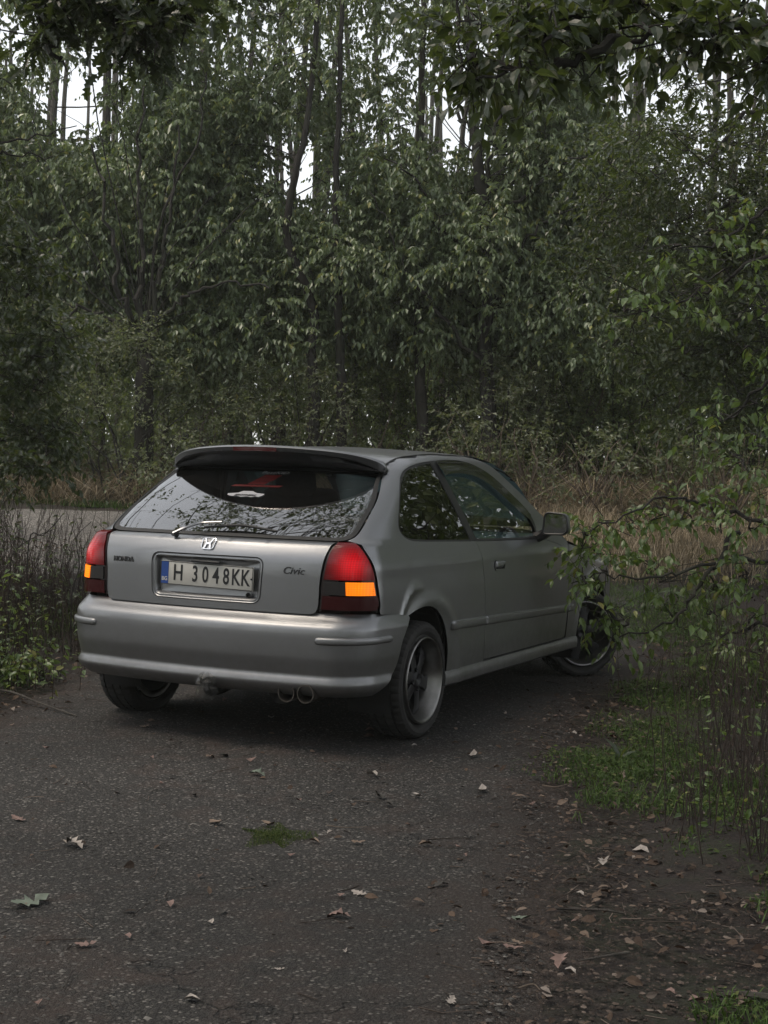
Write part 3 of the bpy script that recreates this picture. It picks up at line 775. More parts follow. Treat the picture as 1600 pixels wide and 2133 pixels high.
# side mouldings, sills, handles
def zline(y): return .536 - .0225 * (y - .25)
for m in (False, True):
    for nm, y0, y1, k in (('side_moulding', .262, .716, (0, 3)), ('side_moulding', .728, 2.092, ()), ('side_moulding', 2.112, 2.20, (1, 2))):
        o = [(y0, zline(y0) - .024), (y1, zline(y1) - .024), (y1, zline(y1) + .024), (y0, zline(y0) + .024)]
        rd = rounded(o, .016, 5, skip=[i for i in range(4) if i not in k])
        patch(nm, rd, SIDE, body, PAINT, car, h=.02, lift=.014, edge=.008, mirror=m, puff=.010)
    sg = -1 if m else 1
    yy = np.linspace(.235, 2.285, 42); V = []
    for y in yy:
        e = smooth(.235, .30, y) * (1 - smooth(2.275, 2.285, y) * .1); x = float(SIDE(np.array([[y, .30]]))[0, 0])
        for dx, z in ((-.012, .306), (.004, .302), (.012, .292), (.015, .262), (.010, .236), (-.012, .222), (-.08, .222)):
            V.append((sg * (x + dx * (.6 + .4 * e)), y, z))
    V = np.array(V); i = np.arange(41)[:, None] * 7; j = np.arange(6)[None]
    Q = np.stack([i + j, i + j + 1, i + 8 + j, i + 7 + j], -1).reshape(-1, 4)
    capf = np.array([[41 * 7 + 0, 41 * 7 + k, 41 * 7 + k + 1] for k in range(1, 6)] + [[0, k + 1, k] for k in range(1, 6)])
    s_ = link('side_skirt', mesh_np('side_skirt', V, [Q, capf], True), PAINT, car)
    try: s_.data.set_sharp_from_angle(angle=rad(35))
    except Exception: pass
    # handle: dark cup in the door with a flap over its upper half
    cup = rounded([(.862, .784), (1.014, .782), (1.014, .836), (.862, .840)], .024, 5)
    d_ = doors[1 if m else 0]
    hnd = patch('door_handle', cup, SIDE, body, PAINT, d_, holes=[offset_poly(resample(cup, .012), .008)], h=.012, lift=.005, edge=.008, mirror=m)
    patch('handle_cup', offset_poly(resample(cup, .012), .007), SIDE, body, DARK, d_, h=.02, lift=.0015, edge=0, mirror=m)
    flap = rounded([(.868, .800), (.960, .800), (.975, .812), (1.006, .814), (1.006, .833), (.868, .836)], .010, 4)
    patch('handle_flap', flap, SIDE, body, PAINT, d_, h=.01, lift=.016, edge=.010, mirror=m, puff=.008)

# door mirrors
for sg in (1, -1):
    c = np.array([sg * .945, 1.56, 1.035])
    sh = MB(); rings = []
    q = rounded([(-.082, -.062), (-.070, .066), (.070, .056), (.080, -.040), (.055, -.066), (-.060, -.070)], .035, 5)
    for k, yy in ((1.0, 0.0), (1.05, .012), (1.0, .045), (.80, .075), (.45, .092), (.02, .098)):
        rings.append(np.stack([q[:, 0] * k * sg, np.full(len(q), yy), q[:, 1] * k], 1) + c)
    n = len(q); a = np.arange(n); b = (a + 1) % n
    sh.add(np.concatenate(rings), np.concatenate([np.stack([i * n + a, i * n + b, (i + 1) * n + b, (i + 1) * n + a], 1) for i in range(5)]))
    mo = sh.build('door_mirror', PAINT, car, True)
    gl_ = MB(); p = np.stack([q[:, 0] * .9 * sg, .022 + q[:, 0] * .24, q[:, 1] * .9], 1) + c
    gl_.add(np.concatenate([p, p.mean(0)[None]]), None, np.stack([a, b, np.full(n, n)], 1)); gl_.build('mirror_glass', plain('mirror_silvering', (.30, .32, .33), .03, 1.0), mo)
    p = np.stack([q[:, 0] * .95 * sg, np.full(len(q), .004), q[:, 1] * .95], 1) + c; rim = np.concatenate([p, p[:1]]); MB().tube(rim + [0, -.002, 0], .006, 6, False).build('mirror_bezel', BLACK, mo, True)
    MB().tube(curve([c + [-sg * .06, .05, -.05], c + [-sg * .10, .06, -.075], [sg * .80, 1.62, .945]], 4), np.linspace(.030, .034, 9), 8).build('mirror_arm', BLACK, mo, True)

# wheels: deep polished lip, dark six-arm centre
TYRE = Nodes('tyre_rubber'); TYRE.set(Roughness=.85); TYRE.set(Base_Color=TYRE.ramp(TYRE.noise(TYRE.obj(), 18, 5), [(.3, (.013, .013, .013)), (.8, (.030, .028, .026))])); TYRE = TYRE.m
LIP = plain('polished_lip', (.24, .236, .23), .33, 1.0, noise=.15, nscale=20); SPOKE = plain('dark_wheel_centre', (.012, .012, .014), .5, .2)
DISC = plain('brake_disc', (.22, .2, .19), .4, 1.0)
R_T = .289
prof = [(-.020, .212), (-.030, .222), (-.012, .240), (-.008, .258), (-.016, .276), (-.030, .2855), (-.052, R_T), (-.054, R_T - .007), (-.060, R_T - .007), (-.062, R_T), (-.098, R_T + .0005), (-.100, R_T - .007), (-.108, R_T - .007), (-.110, R_T + .0005), (-.146, R_T), (-.148, R_T - .007), (-.154, R_T - .007), (-.156, R_T), (-.178, .2855), (-.192, .276), (-.200, .258), (-.196, .240), (-.178, .222), (-.186, .212)]
tm = MB().lathe(prof, 144, 'x'); tv = np.concatenate(tm.v)
rows = np.arange(len(tv)) // 144; seg = np.arange(len(tv)) % 144
rr_ = np.hypot(tv[:, 1], tv[:, 2]); cutm = (np.isin(rows, [4, 5, 6, 9, 10, 13, 14, 17, 18, 19])) & (seg % 3 == 0)
tv[cutm, 1:] *= (1 - .0055 / rr_[cutm])[:, None]
tyre_me = mesh_np('tyre', tv, [np.concatenate(tm.q)], True)
try: tyre_me.set_sharp_from_angle(angle=rad(30))
except Exception: pass
lip_me = MB().lathe([(-.022, .2125), (-.008, .2135), (-.002, .210), (-.004, .205), (-.016, .199), (-.050, .190), (-.085, .178), (-.105, .172), (-.190, .170), (-.190, .205)], 72, 'x').mesh('rim', True)
sm = MB(); sm.lathe([(-.075, .0001), (-.066, .020), (-.062, .030), (-.066, .036), (-.078, .045), (-.082, .062), (-.095, .064)], 32, 'x')
for k in range(6):
    a = k * math.pi / 3 + .3; c, s = math.cos(a), math.sin(a); rot = np.array([[1, 0, 0], [0, c, -s], [0, s, c]])
    v = []
    for r0, w_, x0 in ((.03, .030, -.074), (.08, .027, -.076), (.13, .030, -.082), (.176, .040, -.092)):
        v += [(x0 - .03, -w_ * .9, r0), (x0 - .004, -w_, r0), (x0, -w_ * .6, r0), (x0, w_ * .6, r0), (x0 - .004, w_, r0), (x0 - .03, w_ * .9, r0)]
    q_ = [[i * 6 + j, i * 6 + j + 1, i * 6 + 7 + j, i * 6 + 6 + j] for i in range(3) for j in range(5)]
    sm.add(np.array(v) @ rot.T, q_)
for k in range(4):
    a = k * math.pi / 2 + .2; sm.lathe([(-.07, .0001), (-.064, .008), (-.064, .011), (-.09, .011)], 8, 'x', (0, .050 * math.cos(a), .050 * math.sin(a)))
sm.v = [v_ + [.022, 0, 0] for v_ in sm.v]
spoke_me = sm.mesh('wheel_centre', True)
try: spoke_me.set_sharp_from_angle(angle=rad(35))
except Exception: pass
disc_me = MB().lathe([(-.135, .03), (-.120, .05), (-.120, .125), (-.135, .125)], 40, 'x').mesh('brake_disc', True)
back_me = MB().lathe([(-.19, .0001), (-.188, .171)], 40, 'x').mesh('wheel_backing')
wheel_out = .845
for x, y, steer, z in ((wheel_out, 0, 0, R_T - .002), (-wheel_out - .05, -.07, 0, R_T - .016), (wheel_out - .005, 2.655, rad(40), R_T - .002), (-wheel_out + .005, 2.655, rad(40), R_T - .002)):
    w = link('wheel', tyre_me, TYRE, car)
    rz = -steer if x > 0 else math.pi - steer
    piv = Matrix.Translation((x - math.copysign(.1, x), y, z)) @ Matrix.Rotation(rz, 4, 'Z') @ Matrix.Rotation(.2 * y, 4, 'X') @ Matrix.Translation((.1, 0, 0))
    w.matrix_local = piv
    for nm, me, mt in (('rim', lip_me, LIP), ('wheel_centre', spoke_me, SPOKE), ('brake_disc', disc_me, DISC), ('wheel_backing', back_me, DARK)): link(nm, me, mt, w)

# wheel wells, underbody, exhaust, tow ball in a plastic bag
for sg in (1, -1):
    for yc, rw in ((.0, .375), (2.655, .385)):
        a = np.linspace(-.35, math.pi + .35, 28); v = []
        for x in (.825, .60):
            v += [(sg * x, yc + (rw if yc > 1 else .37) * math.cos(t) * (.72 if (yc < 1 and math.cos(t) > 0 and x > .7) else 1), .29 + rw * math.sin(t)) for t in a]
        n = len(a); i = np.arange(n - 1); MB().add(v, np.stack([i, i + 1, n + i + 1, n + i], 1)).build('wheel_well', DARK, car)
ub = MB(); ub.box((0, 1.35, .30), (1.22, 1.9, .16)); ub.box((0, -.36, .42), (.95, .50, .12)); ub.box((0, 2.75, .36), (1.2, 1.0, .20)); ub.box((0, -.02, .44), (1.2, .9, .2)); ub.box((0, .02, .27), (1.3, .09, .07))
ub.box((.0, -.54, .48), (1.0, .10, .22)); ub.box((0, .15, .62), (1.24, 1.1, .04))
ub.build('underbody', DARK, car)
EXH = plain('exhaust_steel', (.10, .09, .08), .55, .9, noise=.3, nscale=30)
ex = MB(); ex.lathe([(-.60, .0001), (-.58, .065), (-.25, .070), (-.20, .0001)], 20, 'y', (.36, 0, .265)); exh = ex.build('exhaust', DARK, car, True)
for px, py in ((597, 1443), (637, 1446)):
    d = (px - 800.0) / FPX * AX_R - (py - 1066.5) / FPX * AX_U + AX_F; t_ = (-.72 - CAM[1]) / d[1]; c = CAM + d * t_
    MB().lathe([(.30, .036), (.02, .041), (0, .0435), (-.006, .043), (-.006, .039), (.02, .037), (.25, .034)], 24, 'y', c).build('tail_pipe', EXH, exh, True)
tb = MB(); tb.tube(curve([(.07, -.35, .30), (.07, -.60, .25), (.07, -.72, .245), (.07, -.765, .265), (.07, -.77, .30)], 5), .017, 8); tow = tb.build('tow_bar', DARK, car, True)
MB().lathe([(.32, .0001), (.316, .015), (.30, .025), (.284, .015), (.28, .0001)], 14, 'z', (.07, -.77, 0)).build('tow_ball', DARK, tow, True)
BAG = Nodes('clear_plastic_bag'); BAG.set(Base_Color=(.20, .20, .195), Roughness=.12, Transmission_Weight=.8, IOR=1.15); BAG.p.inputs['Alpha'].default_value = .42
bg_ = MB(); rng = np.random.default_rng(3); n = 14; rings = []
for z, r in ((.340, .016), (.334, .034), (.318, .046), (.295, .052), (.27, .053), (.248, .048), (.232, .040), (.222, .026)):
    a = np.linspace(0, 2 * math.pi, n, endpoint=False); k = r * (1 + rng.normal(0, .17, n))
    rings.append(np.stack([.075 + k * np.cos(a), -.775 + k * np.sin(a) * .9, z + rng.normal(0, .006, n)], 1))
a = np.arange(n); b = (a + 1) % n
bg_.add(np.concatenate(rings), np.concatenate([np.stack([i * n + a, i * n + b, (i + 1) * n + b, (i + 1) * n + a], 1) for i in range(len(rings) - 1)])); bg_.build('plastic_bag', BAG.m, tow)

# cabin: floor, seats, bench, dash, wheel
cab = MB(); cab.box((0, 1.2, .40), (1.5, 2.0, .03)); cab.box((0, .05, .58), (1.25, 1.1, .03)); cab.box((.74, 1.35, .66), (.05, 1.5, .5)); cab.box((-.74, 1.35, .66), (.05, 1.5, .5))
cab.box((0, 2.10, .60), (1.5, .04, .62)); cab.build('cabin_trim', plain('cabin_trim', (.03, .032, .034), .8), car)
def cushion(c, size, rot=0.0, bev=.05):
    m = MB(); r = np.array([[1, 0, 0], [0, math.cos(rot), -math.sin(rot)], [0, math.sin(rot), math.cos(rot)]]); m.box(c, size, r); return m, bev
for sx in (.36, -.36):
    m_, b_ = cushion((sx, 1.20, .58), (.50, .50, .16)); seat = m_.build('front_seat', FABRIC, car, bevel=.05)
    m_, b_ = cushion((sx, .90, .90), (.48, .14, .62), rad(16)); m_.build('backrest', FABRIC, seat, bevel=.05)
    m_, b_ = cushion((sx, .775, 1.235), (.25, .09, .17), rad(14)); m_.build('headrest', FABRIC, seat, bevel=.035)
m_, b_ = cushion((0, .42, .62), (1.20, .48, .14)); bench = m_.build('rear_bench', FABRIC, car, bevel=.04)
m_, b_ = cushion((0, .13, .83), (1.16, .13, .44), rad(18)); m_.build('backrest', FABRIC, bench, bevel=.04)
dm = MB(); V = []
for x in np.linspace(-.72, .72, 9):
    V += [(x, 1.66, .72), (x, 1.63, .86), (x, 1.66, .925), (x, 1.74, .945), (x, 1.95, .945), (x, 2.06, .95)]
V = np.array(V); i = np.arange(8)[:, None] * 6; j = np.arange(5)[None]
dm.add(V, np.stack([i + j, i + 6 + j, i + 7 + j, i + 1 + j], -1).reshape(-1, 4)); dm.build('dashboard', DASH, car, True)
a = np.linspace(0, 2 * math.pi, 33); sw = np.stack([-.36 + .19 * np.cos(a), 1.50 + .07 * np.sin(a), .90 + .175 * np.sin(a)], 1)
swo = MB().tube(sw, .014, 8, False); swo.tube([(-.36, 1.5, .90), (-.36, 1.72, .80)], .025, 8); swo.box((-.36, 1.50, .90), (.30, .02, .06)); swo.build('steering_wheel', BLACK, car, True)
MB().box((0, 1.62, 1.33), (.23, .03, .065)).build('inside_mirror', BLACK, car, bevel=.01)

# ----------------------------------------------------------------------------------------------
# the ground, the path, the road
# ----------------------------------------------------------------------------------------------
def hash_noise(x, y, f, seed=0):
    """smooth value noise, for relief"""
    xi = np.floor(x * f).astype(int); yi = np.floor(y * f).astype(int); fx = x * f - xi; fy = y * f - yi
    def h(a, b):
        n = (a * 374761393 + b * 668265263 + seed * 69069) & 0x7fffffff
        n = ((n ^ (n >> 13)) * 1274126177) & 0x7fffffff
        return (n ^ (n >> 16)) % 10007 / 10007.0
    u = fx * fx * (3 - 2 * fx); v = fy * fy * (3 - 2 * fy)
    return (h(xi, yi) * (1 - u) + h(xi + 1, yi) * u) * (1 - v) + (h(xi, yi + 1) * (1 - u) + h(xi + 1, yi + 1) * u) * v

def path_right(s): return np.interp(s, [-8, 2, 3.3, 4.2, 5.4, 7.5, 8.9, 10, 11.5, 13], [.1, .15, .30, .48, .74, .98, 1.42, 1.9, 2.4, 3.0])
def path_left(s): return np.interp(s, [-8, 3, 5, 7.1, 8.5, 10, 11.5, 13], [-2.3, -2.3, -2.2, -2.0, -1.95, -1.95, -2.0, -2.3])

def sheet(name, ss, tt, zf, mat, keep=None):
    S, T = np.meshgrid(ss, tt, indexing='ij')
    P = C0 + S[..., None] * FH + T[..., None] * RH; P[..., 2] = zf(S, T)
    n, m = S.shape; i = np.arange(n - 1)[:, None] * m; j = np.arange(m - 1)[None]
    Q = np.stack([i + j, i + j + 1, i + m + j + 1, i + m + j], -1).reshape(-1, 4)[:, ::-1]
    if keep is not None:
        c = keep(S, T).ravel(); Q = Q[c[Q].any(1)]
        used = np.unique(Q); remap = np.full(n * m, -1); remap[used] = np.arange(len(used)); Q = remap[Q]; P = P.reshape(-1, 3)[used]
    me = mesh_np(name, P, Q, True)
    o = link(name, me, mat); o['kind'] = 'structure'; return o

def soil_material():
    k = Nodes('forest_soil'); p = k.pos()
    a = k.noise(p, 1.3, 6, .6); b = k.noise(p, 60, 6, .7); c = k.noise(p, 9, 5)
    col = k.ramp(b, [(.25, (.010, .007, .006)), (.5, (.030, .021, .017)), (.72, (.070, .050, .040)), (.9, (.13, .10, .08))])
    col = k.mix(k.ramp(k.math('MULTIPLY', a, c), [(.22, 0.0), (.38, 0.55)]), col, (.030, .040, .014))
    k.set(Base_Color=col, Roughness=.95); k.bump(k.math('ADD', b, c), 1.0, .04); return k.m

def asphalt_material(name, light=1.0, brown=1.0, cell=85.0):
    k = Nodes(name); p = k.pos()
    v = k.new('ShaderNodeTexVoronoi', feature='F1'); v.inputs['Scale'].default_value = cell; k.link(p, v.inputs['Vector'])
    v2 = k.new('ShaderNodeTexVoronoi', feature='F1'); v2.inputs['Scale'].default_value = cell * 2.3; k.link(p, v2.inputs['Vector'])
    big = k.noise(p, .75, 5, .6); mid = k.noise(p, 5.5, 6, .65, .4); fine = k.noise(p, 240, 3, .7)
    bw = k.new('ShaderNodeRGBToBW'); k.link(v.outputs['Color'], bw.inputs[0]); bw2 = k.new('ShaderNodeRGBToBW'); k.link(v2.outputs['Color'], bw2.inputs[0])
    L = light
    stone = k.ramp(bw.outputs[0], [(.2, (.040 * L, .038 * L, .036 * L)), (.5, (.088 * L, .084 * L, .078 * L)), (.70, (.20 * L, .186 * L, .168 * L)), (.88, (.46 * L, .435 * L, .40 * L))])
    grit = k.ramp(bw2.outputs[0], [(.25, (.026 * L, .024 * L, .022 * L)), (.8, (.10 * L, .094 * L, .088 * L))])
    top = k.math('LESS_THAN', v.outputs['Distance'], .0052 * 85 / cell * .9 * 100 / 100 * 85 / 85 + .25)
    col = k.mix(k.ramp(v.outputs['Distance'], [(.30, 1.0), (.52, 0.0)]), grit, stone)
    dirt = k.ramp(k.math('ADD', k.math('MULTIPLY', mid, .55), k.math('MULTIPLY', big, .45)), [(.50, 0.0), (.63, .62 * brown)])
    col = k.mix(dirt, col, k.mix(fine, (.018, .012, .010), (.085, .058, .047)))
    at_ = k.new('ShaderNodeAttribute', attribute_name='dirt')
    soil = k.mix(k.noise(p, 75, 5, .7), (.008, .006, .005), (.060, .043, .035))
    col = k.mix(k.math('MULTIPLY', at_.outputs['Fac'], k.ramp(mid, [(.30, 1.0), (.72, .45)])), col, soil)
    crack = k.new('ShaderNodeTexVoronoi', feature='DISTANCE_TO_EDGE'); crack.inputs['Scale'].default_value = 1.15
    wob = k.new('ShaderNodeVectorMath', operation='ADD'); nn = k.new('ShaderNodeTexNoise'); nn.inputs['Scale'].default_value = 3.0; nn.inputs['Detail'].default_value = 6; k.link(p, nn.inputs['Vector'])
    k.link(p, wob.inputs[0]); k.link(nn.outputs['Color'], wob.inputs[1]); k.link(wob.outputs[0], crack.inputs['Vector'])
    cm = k.math('MULTIPLY', k.ramp(crack.outputs['Distance'], [(.0, 1.0), (.009, 0.0)]), k.ramp(big, [(.48, 0.0), (.60, 1.0)]))
    col = k.mix(1.0, col, k.ramp(k.noise(p, .55, 3, .5, .6), [(.35, .72), (.65, 1.28)]), 'MULTIPLY')
    col = k.mix(k.math('MULTIPLY', cm, .55), col, (.010, .009, .008))
    k.set(Base_Color=col, Roughness=.88); k.p.inputs['Specular IOR Level'].default_value = .35
    hgt = k.math('SUBTRACT', k.math('ADD', k.math('MULTIPLY', k.math('MULTIPLY', v.outputs['Distance'], -1.0), bw.outputs[0]), k.math('MULTIPLY', v2.outputs['Distance'], -.35)), k.math('MULTIPLY', cm, 2.0))
    k.bump(hgt, .9, .012); return k.m

SOIL = soil_material(); ASPHALT = asphalt_material('old_asphalt', .43, .9, 80); ROADM = asphalt_material('road_asphalt', 1.2, .15, 60)
def relief(S, T): return .035 * (hash_noise(S, T, .8, 1) - .5) + .02 * (hash_noise(S, T, 3.1, 2) - .5)
def soil_z(S, T):
    z = ground_st(S, T)
    on = smooth(path_left(S) - .35, path_left(S) + .15, T) * (1 - smooth(path_right(S) - .1, path_right(S) + .5, T)) * (1 - smooth(11, 13.5, S))
    road = smooth(12.0, 12.9, S) * (1 - smooth(17.7, 18.6, S)) * (1 - smooth(.6, 1.4, T))
    flat = np.maximum(on, road)
    return z + (relief(S, T) * 1.6 + .022 * (hash_noise(S, T, 9, 3) - .4)) * (1 - flat) - .030 * flat
def grade(a, b, h): return np.arange(a, b, h)
ss = np.concatenate([np.linspace(-60, -2, 24), grade(-1.5, 2.6, .4), grade(2.8, 11, .09), grade(11, 22, .16), grade(22, 46, .8), np.geomspace(46, 150, 10)])
tt = np.concatenate([-np.geomspace(130, 9, 14), grade(-8.5, -4.2, .4), grade(-4.2, 4.2, .09), grade(4.2, 9, .4), np.geomspace(9, 130, 14)])
sheet('ground', ss, tt, soil_z, SOIL)
def path_edge(S, T):
    w = .16 * (hash_noise(S, T, 2.1, 5) - .5) + .10 * (hash_noise(S, T, 6.3, 6) - .5)
    return np.minimum(T - path_left(S), path_right(S) - T) + w
def path_z(S, T):
    d = path_edge(S, T)
    return ground_st(S, T) + .012 * (hash_noise(S, T, 1.1, 8) - .5) + .006 * (hash_noise(S, T, 4, 9) - .5) - .028 * (1 - smooth(-.10, .22, d))
sheet('path', np.concatenate([grade(-7, 2.6, .25), grade(2.6, 12.9, .05)]), grade(-4.6, 3.4, .05), path_z, ASPHALT, lambda S, T: path_edge(S, T) > -.2)
me = bpy.data.objects['path'].data; co = np.empty(len(me.vertices) * 3, np.float32); me.vertices.foreach_get('co', co); co = co.reshape(-1, 3); ps, pt_ = st(co[:, 0], co[:, 1])
dirt = 1 - smooth(-.02, .42, path_edge(ps, pt_) + .30 * (hash_noise(ps, pt_, 5.2, 61) - .5) + .2 * (hash_noise(ps, pt_, 13, 62) - .5))     # soil trodden over the broken edge
me.attributes.new('dirt', 'FLOAT', 'POINT').data.foreach_set('value', dirt.astype(np.float32))
def road_edge(S, T):
    w = .22 * (hash_noise(S, T, 1.2, 15) - .5) + .12 * (hash_noise(S, T, 4.0, 16) - .5)
    return np.minimum(np.minimum(S - 12.45 - .03 * T, 18.1 + .035 * T - S), 1.15 - T) + w
sheet('road', grade(11.8, 19.2, .12), np.concatenate([grade(-45, -9, .6), grade(-9, 3.6, .12)]), lambda S, T: ground_st(S, T) + .004 - .03 * (1 - smooth(-.1, .25, road_edge(S, T))), ROADM, lambda S, T: road_edge(S, T) > -.25)

# loose stones standing out of the worn asphalt
def on_path(s, t): return path_edge(s, t) > 0
def scatter(n, s0, s1, t0, t1, dens=None, rng=RNG):
    out_s, out_t = [], []; got = 0
    while got < n:
        s = s0 + (s1 - s0) * rng.random(n); t = t0 + (t1 - t0) * rng.random(n)
        if dens is not None:
            k = rng.random(n) < dens(s, t); s, t = s[k], t[k]
        out_s.append(s); out_t.append(t); got += len(s)
        if len(out_s) > 60: break
    return np.concatenate(out_s)[:n], np.concatenate(out_t)[:n]
def st_points(s, t, dz=0.0):
    p = C0 + s[:, None] * FH + t[:, None] * RH; p[:, 2] = ground_st(s, t) + dz; return p
OCT = np.array([(1, 0, 0), (-1, 0, 0), (0, 1, 0), (0, -1, 0), (0, 0, 1), (.7, .7, .35), (-.7, .7, .3), (-.7, -.7, .35), (.7, -.7, .3)], float)
OCT_F = np.array([(0, 5, 4), (5, 2, 4), (2, 6, 4), (6, 1, 4), (1, 7, 4), (7, 3, 4), (3, 8, 4), (8, 0, 4)])
def stones(name, n, dens, s0, s1, t0, t1, r0, r1, mat, rng):
    s, t = scatter(n, s0, s1, t0, t1, dens, rng); P = st_points(s, t, -.003); n = len(P)
    r = r0 + (r1 - r0) * rng.random(n) ** 2.5; sc = r[:, None] * (.7 + .6 * rng.random((n, 3))); a = rng.random(n) * 6.28; c, s_ = np.cos(a), np.sin(a)
    v = OCT[None] * (1 + .25 * rng.normal(size=(n, 9, 1))) * sc[:, None, :] * [1, 1, .55]
    v = np.stack([v[..., 0] * c[:, None] - v[..., 1] * s_[:, None], v[..., 0] * s_[:, None] + v[..., 1] * c[:, None], v[..., 2]], -1) + P[:, None]
    f = (np.arange(n) * 9)[:, None, None] + OCT_F[None]
    o = link(name, mesh_np(name, v.reshape(-1, 3), f.reshape(-1, 3)), mat); o['kind'] = 'stuff'; return o
def island(name, stops, rough=.8, trans=0.0, spec=.4, tcol=None, bumpy=0.0):
    """colour that differs from one piece to the next"""
    k = Nodes(name); g = k.new('ShaderNodeNewGeometry')
    col = k.ramp(g.outputs['Random Per Island'], stops)
    if bumpy: col = k.mix(k.math('MULTIPLY', k.noise(k.pos(), bumpy, 3), .45), col, (.02, .018, .012))
    k.set(Base_Color=col, Roughness=rough); k.p.inputs['Specular IOR Level'].default_value = spec
    if trans:
        tl = k.new('ShaderNodeBsdfTranslucent')
        k.link(k.mix(trans, (0, 0, 0), k.mix(.5, col, tcol or (.10, .13, .02))), tl.inputs[0])      # light passed on through the leaf, beside what it reflects
        ad = k.new('ShaderNodeAddShader'); k.link(k.p.outputs[0], ad.inputs[0]); k.link(tl.outputs[0], ad.inputs[1]); k.link(ad.outputs[0], k.out.inputs['Surface'])
    return k.m
STONE = island('stone', [(0, (0.017, 0.016, 0.015)), (.5, (0.044, 0.042, 0.039)), (.85, (0.081, 0.076, 0.071)), (1, (0.162, 0.153, 0.140))], .85)
CRUMB = island('soil_crumb', [(0, (.010, .008, .006)), (.5, (.036, .026, .020)), (.9, (.075, .056, .045)), (1, (.15, .12, .10))], .9)
stones('gravel', 22000, lambda s, t: on_path(s, t) * np.clip(1.25 - s / 9, .1, 1), 3.0, 9.5, -2.3, 1.6, .0022, .0085, STONE, np.random.default_rng(21))

stones('soil_crumbs', 26000, lambda s, t: smooth(-.35, .15, t - path_right(s)) * np.clip(1.3 - s / 8, .08, 1), 3.0, 9.0, .2, 2.6, .0020, .0095, CRUMB, np.random.default_rng(22))

# ----------------------------------------------------------------------------------------------
# foliage
# ----------------------------------------------------------------------------------------------
LEAVES = {  # points (along, across, up) and triangles; 'across' is scaled by the width
    'small': (np.array([(0, 0, 0), (.42, -.5, .06), (1, 0, -.12), (.42, .5, .06)], float), np.array([(0, 1, 2), (0, 2, 3)])),
    'medium': (np.array([(0, 0, 0), (.28, -.44, .05), (.62, -.40, .03), (1, 0, -.16), (.62, .40, .03), (.28, .44, .05), (.5, 0, 0)], float), np.array([(0, 1, 6), (1, 2, 6), (2, 3, 6), (3, 4, 6), (4, 5, 6), (5, 0, 6)])),
    'oak': (np.array([(0, 0, 0), (.10, -.12, .02), (.22, -.36, .06), (.32, -.16, .02), (.46, -.50, .07), (.56, -.20, .02), (.70, -.46, .05), (.80, -.18, .0), (.90, -.22, -.04), (1, 0, -.10),
                      (.90, .22, -.04), (.80, .18, .0), (.70, .46, .05), (.56, .20, .02), (.46, .50, .07), (.32, .16, .02), (.22, .36, .06), (.10, .12, .02), (.35, 0, -.02), (.7, 0, -.03)], float),
            np.array([(0, 1, 18), (1, 2, 18), (2, 3, 18), (3, 4, 18), (4, 5, 18), (5, 19, 18), (5, 6, 19), (6, 7, 19), (7, 8, 19), (8, 9, 19), (9, 10, 19), (10, 11, 19), (11, 12, 19), (12, 13, 19), (13, 18, 19), (13, 14, 18), (14, 15, 18), (15, 16, 18), (16, 17, 18), (17, 0, 18)])),
}
def unit(v): return v / (np.linalg.norm(v, axis=-1, keepdims=True) + 1e-12)

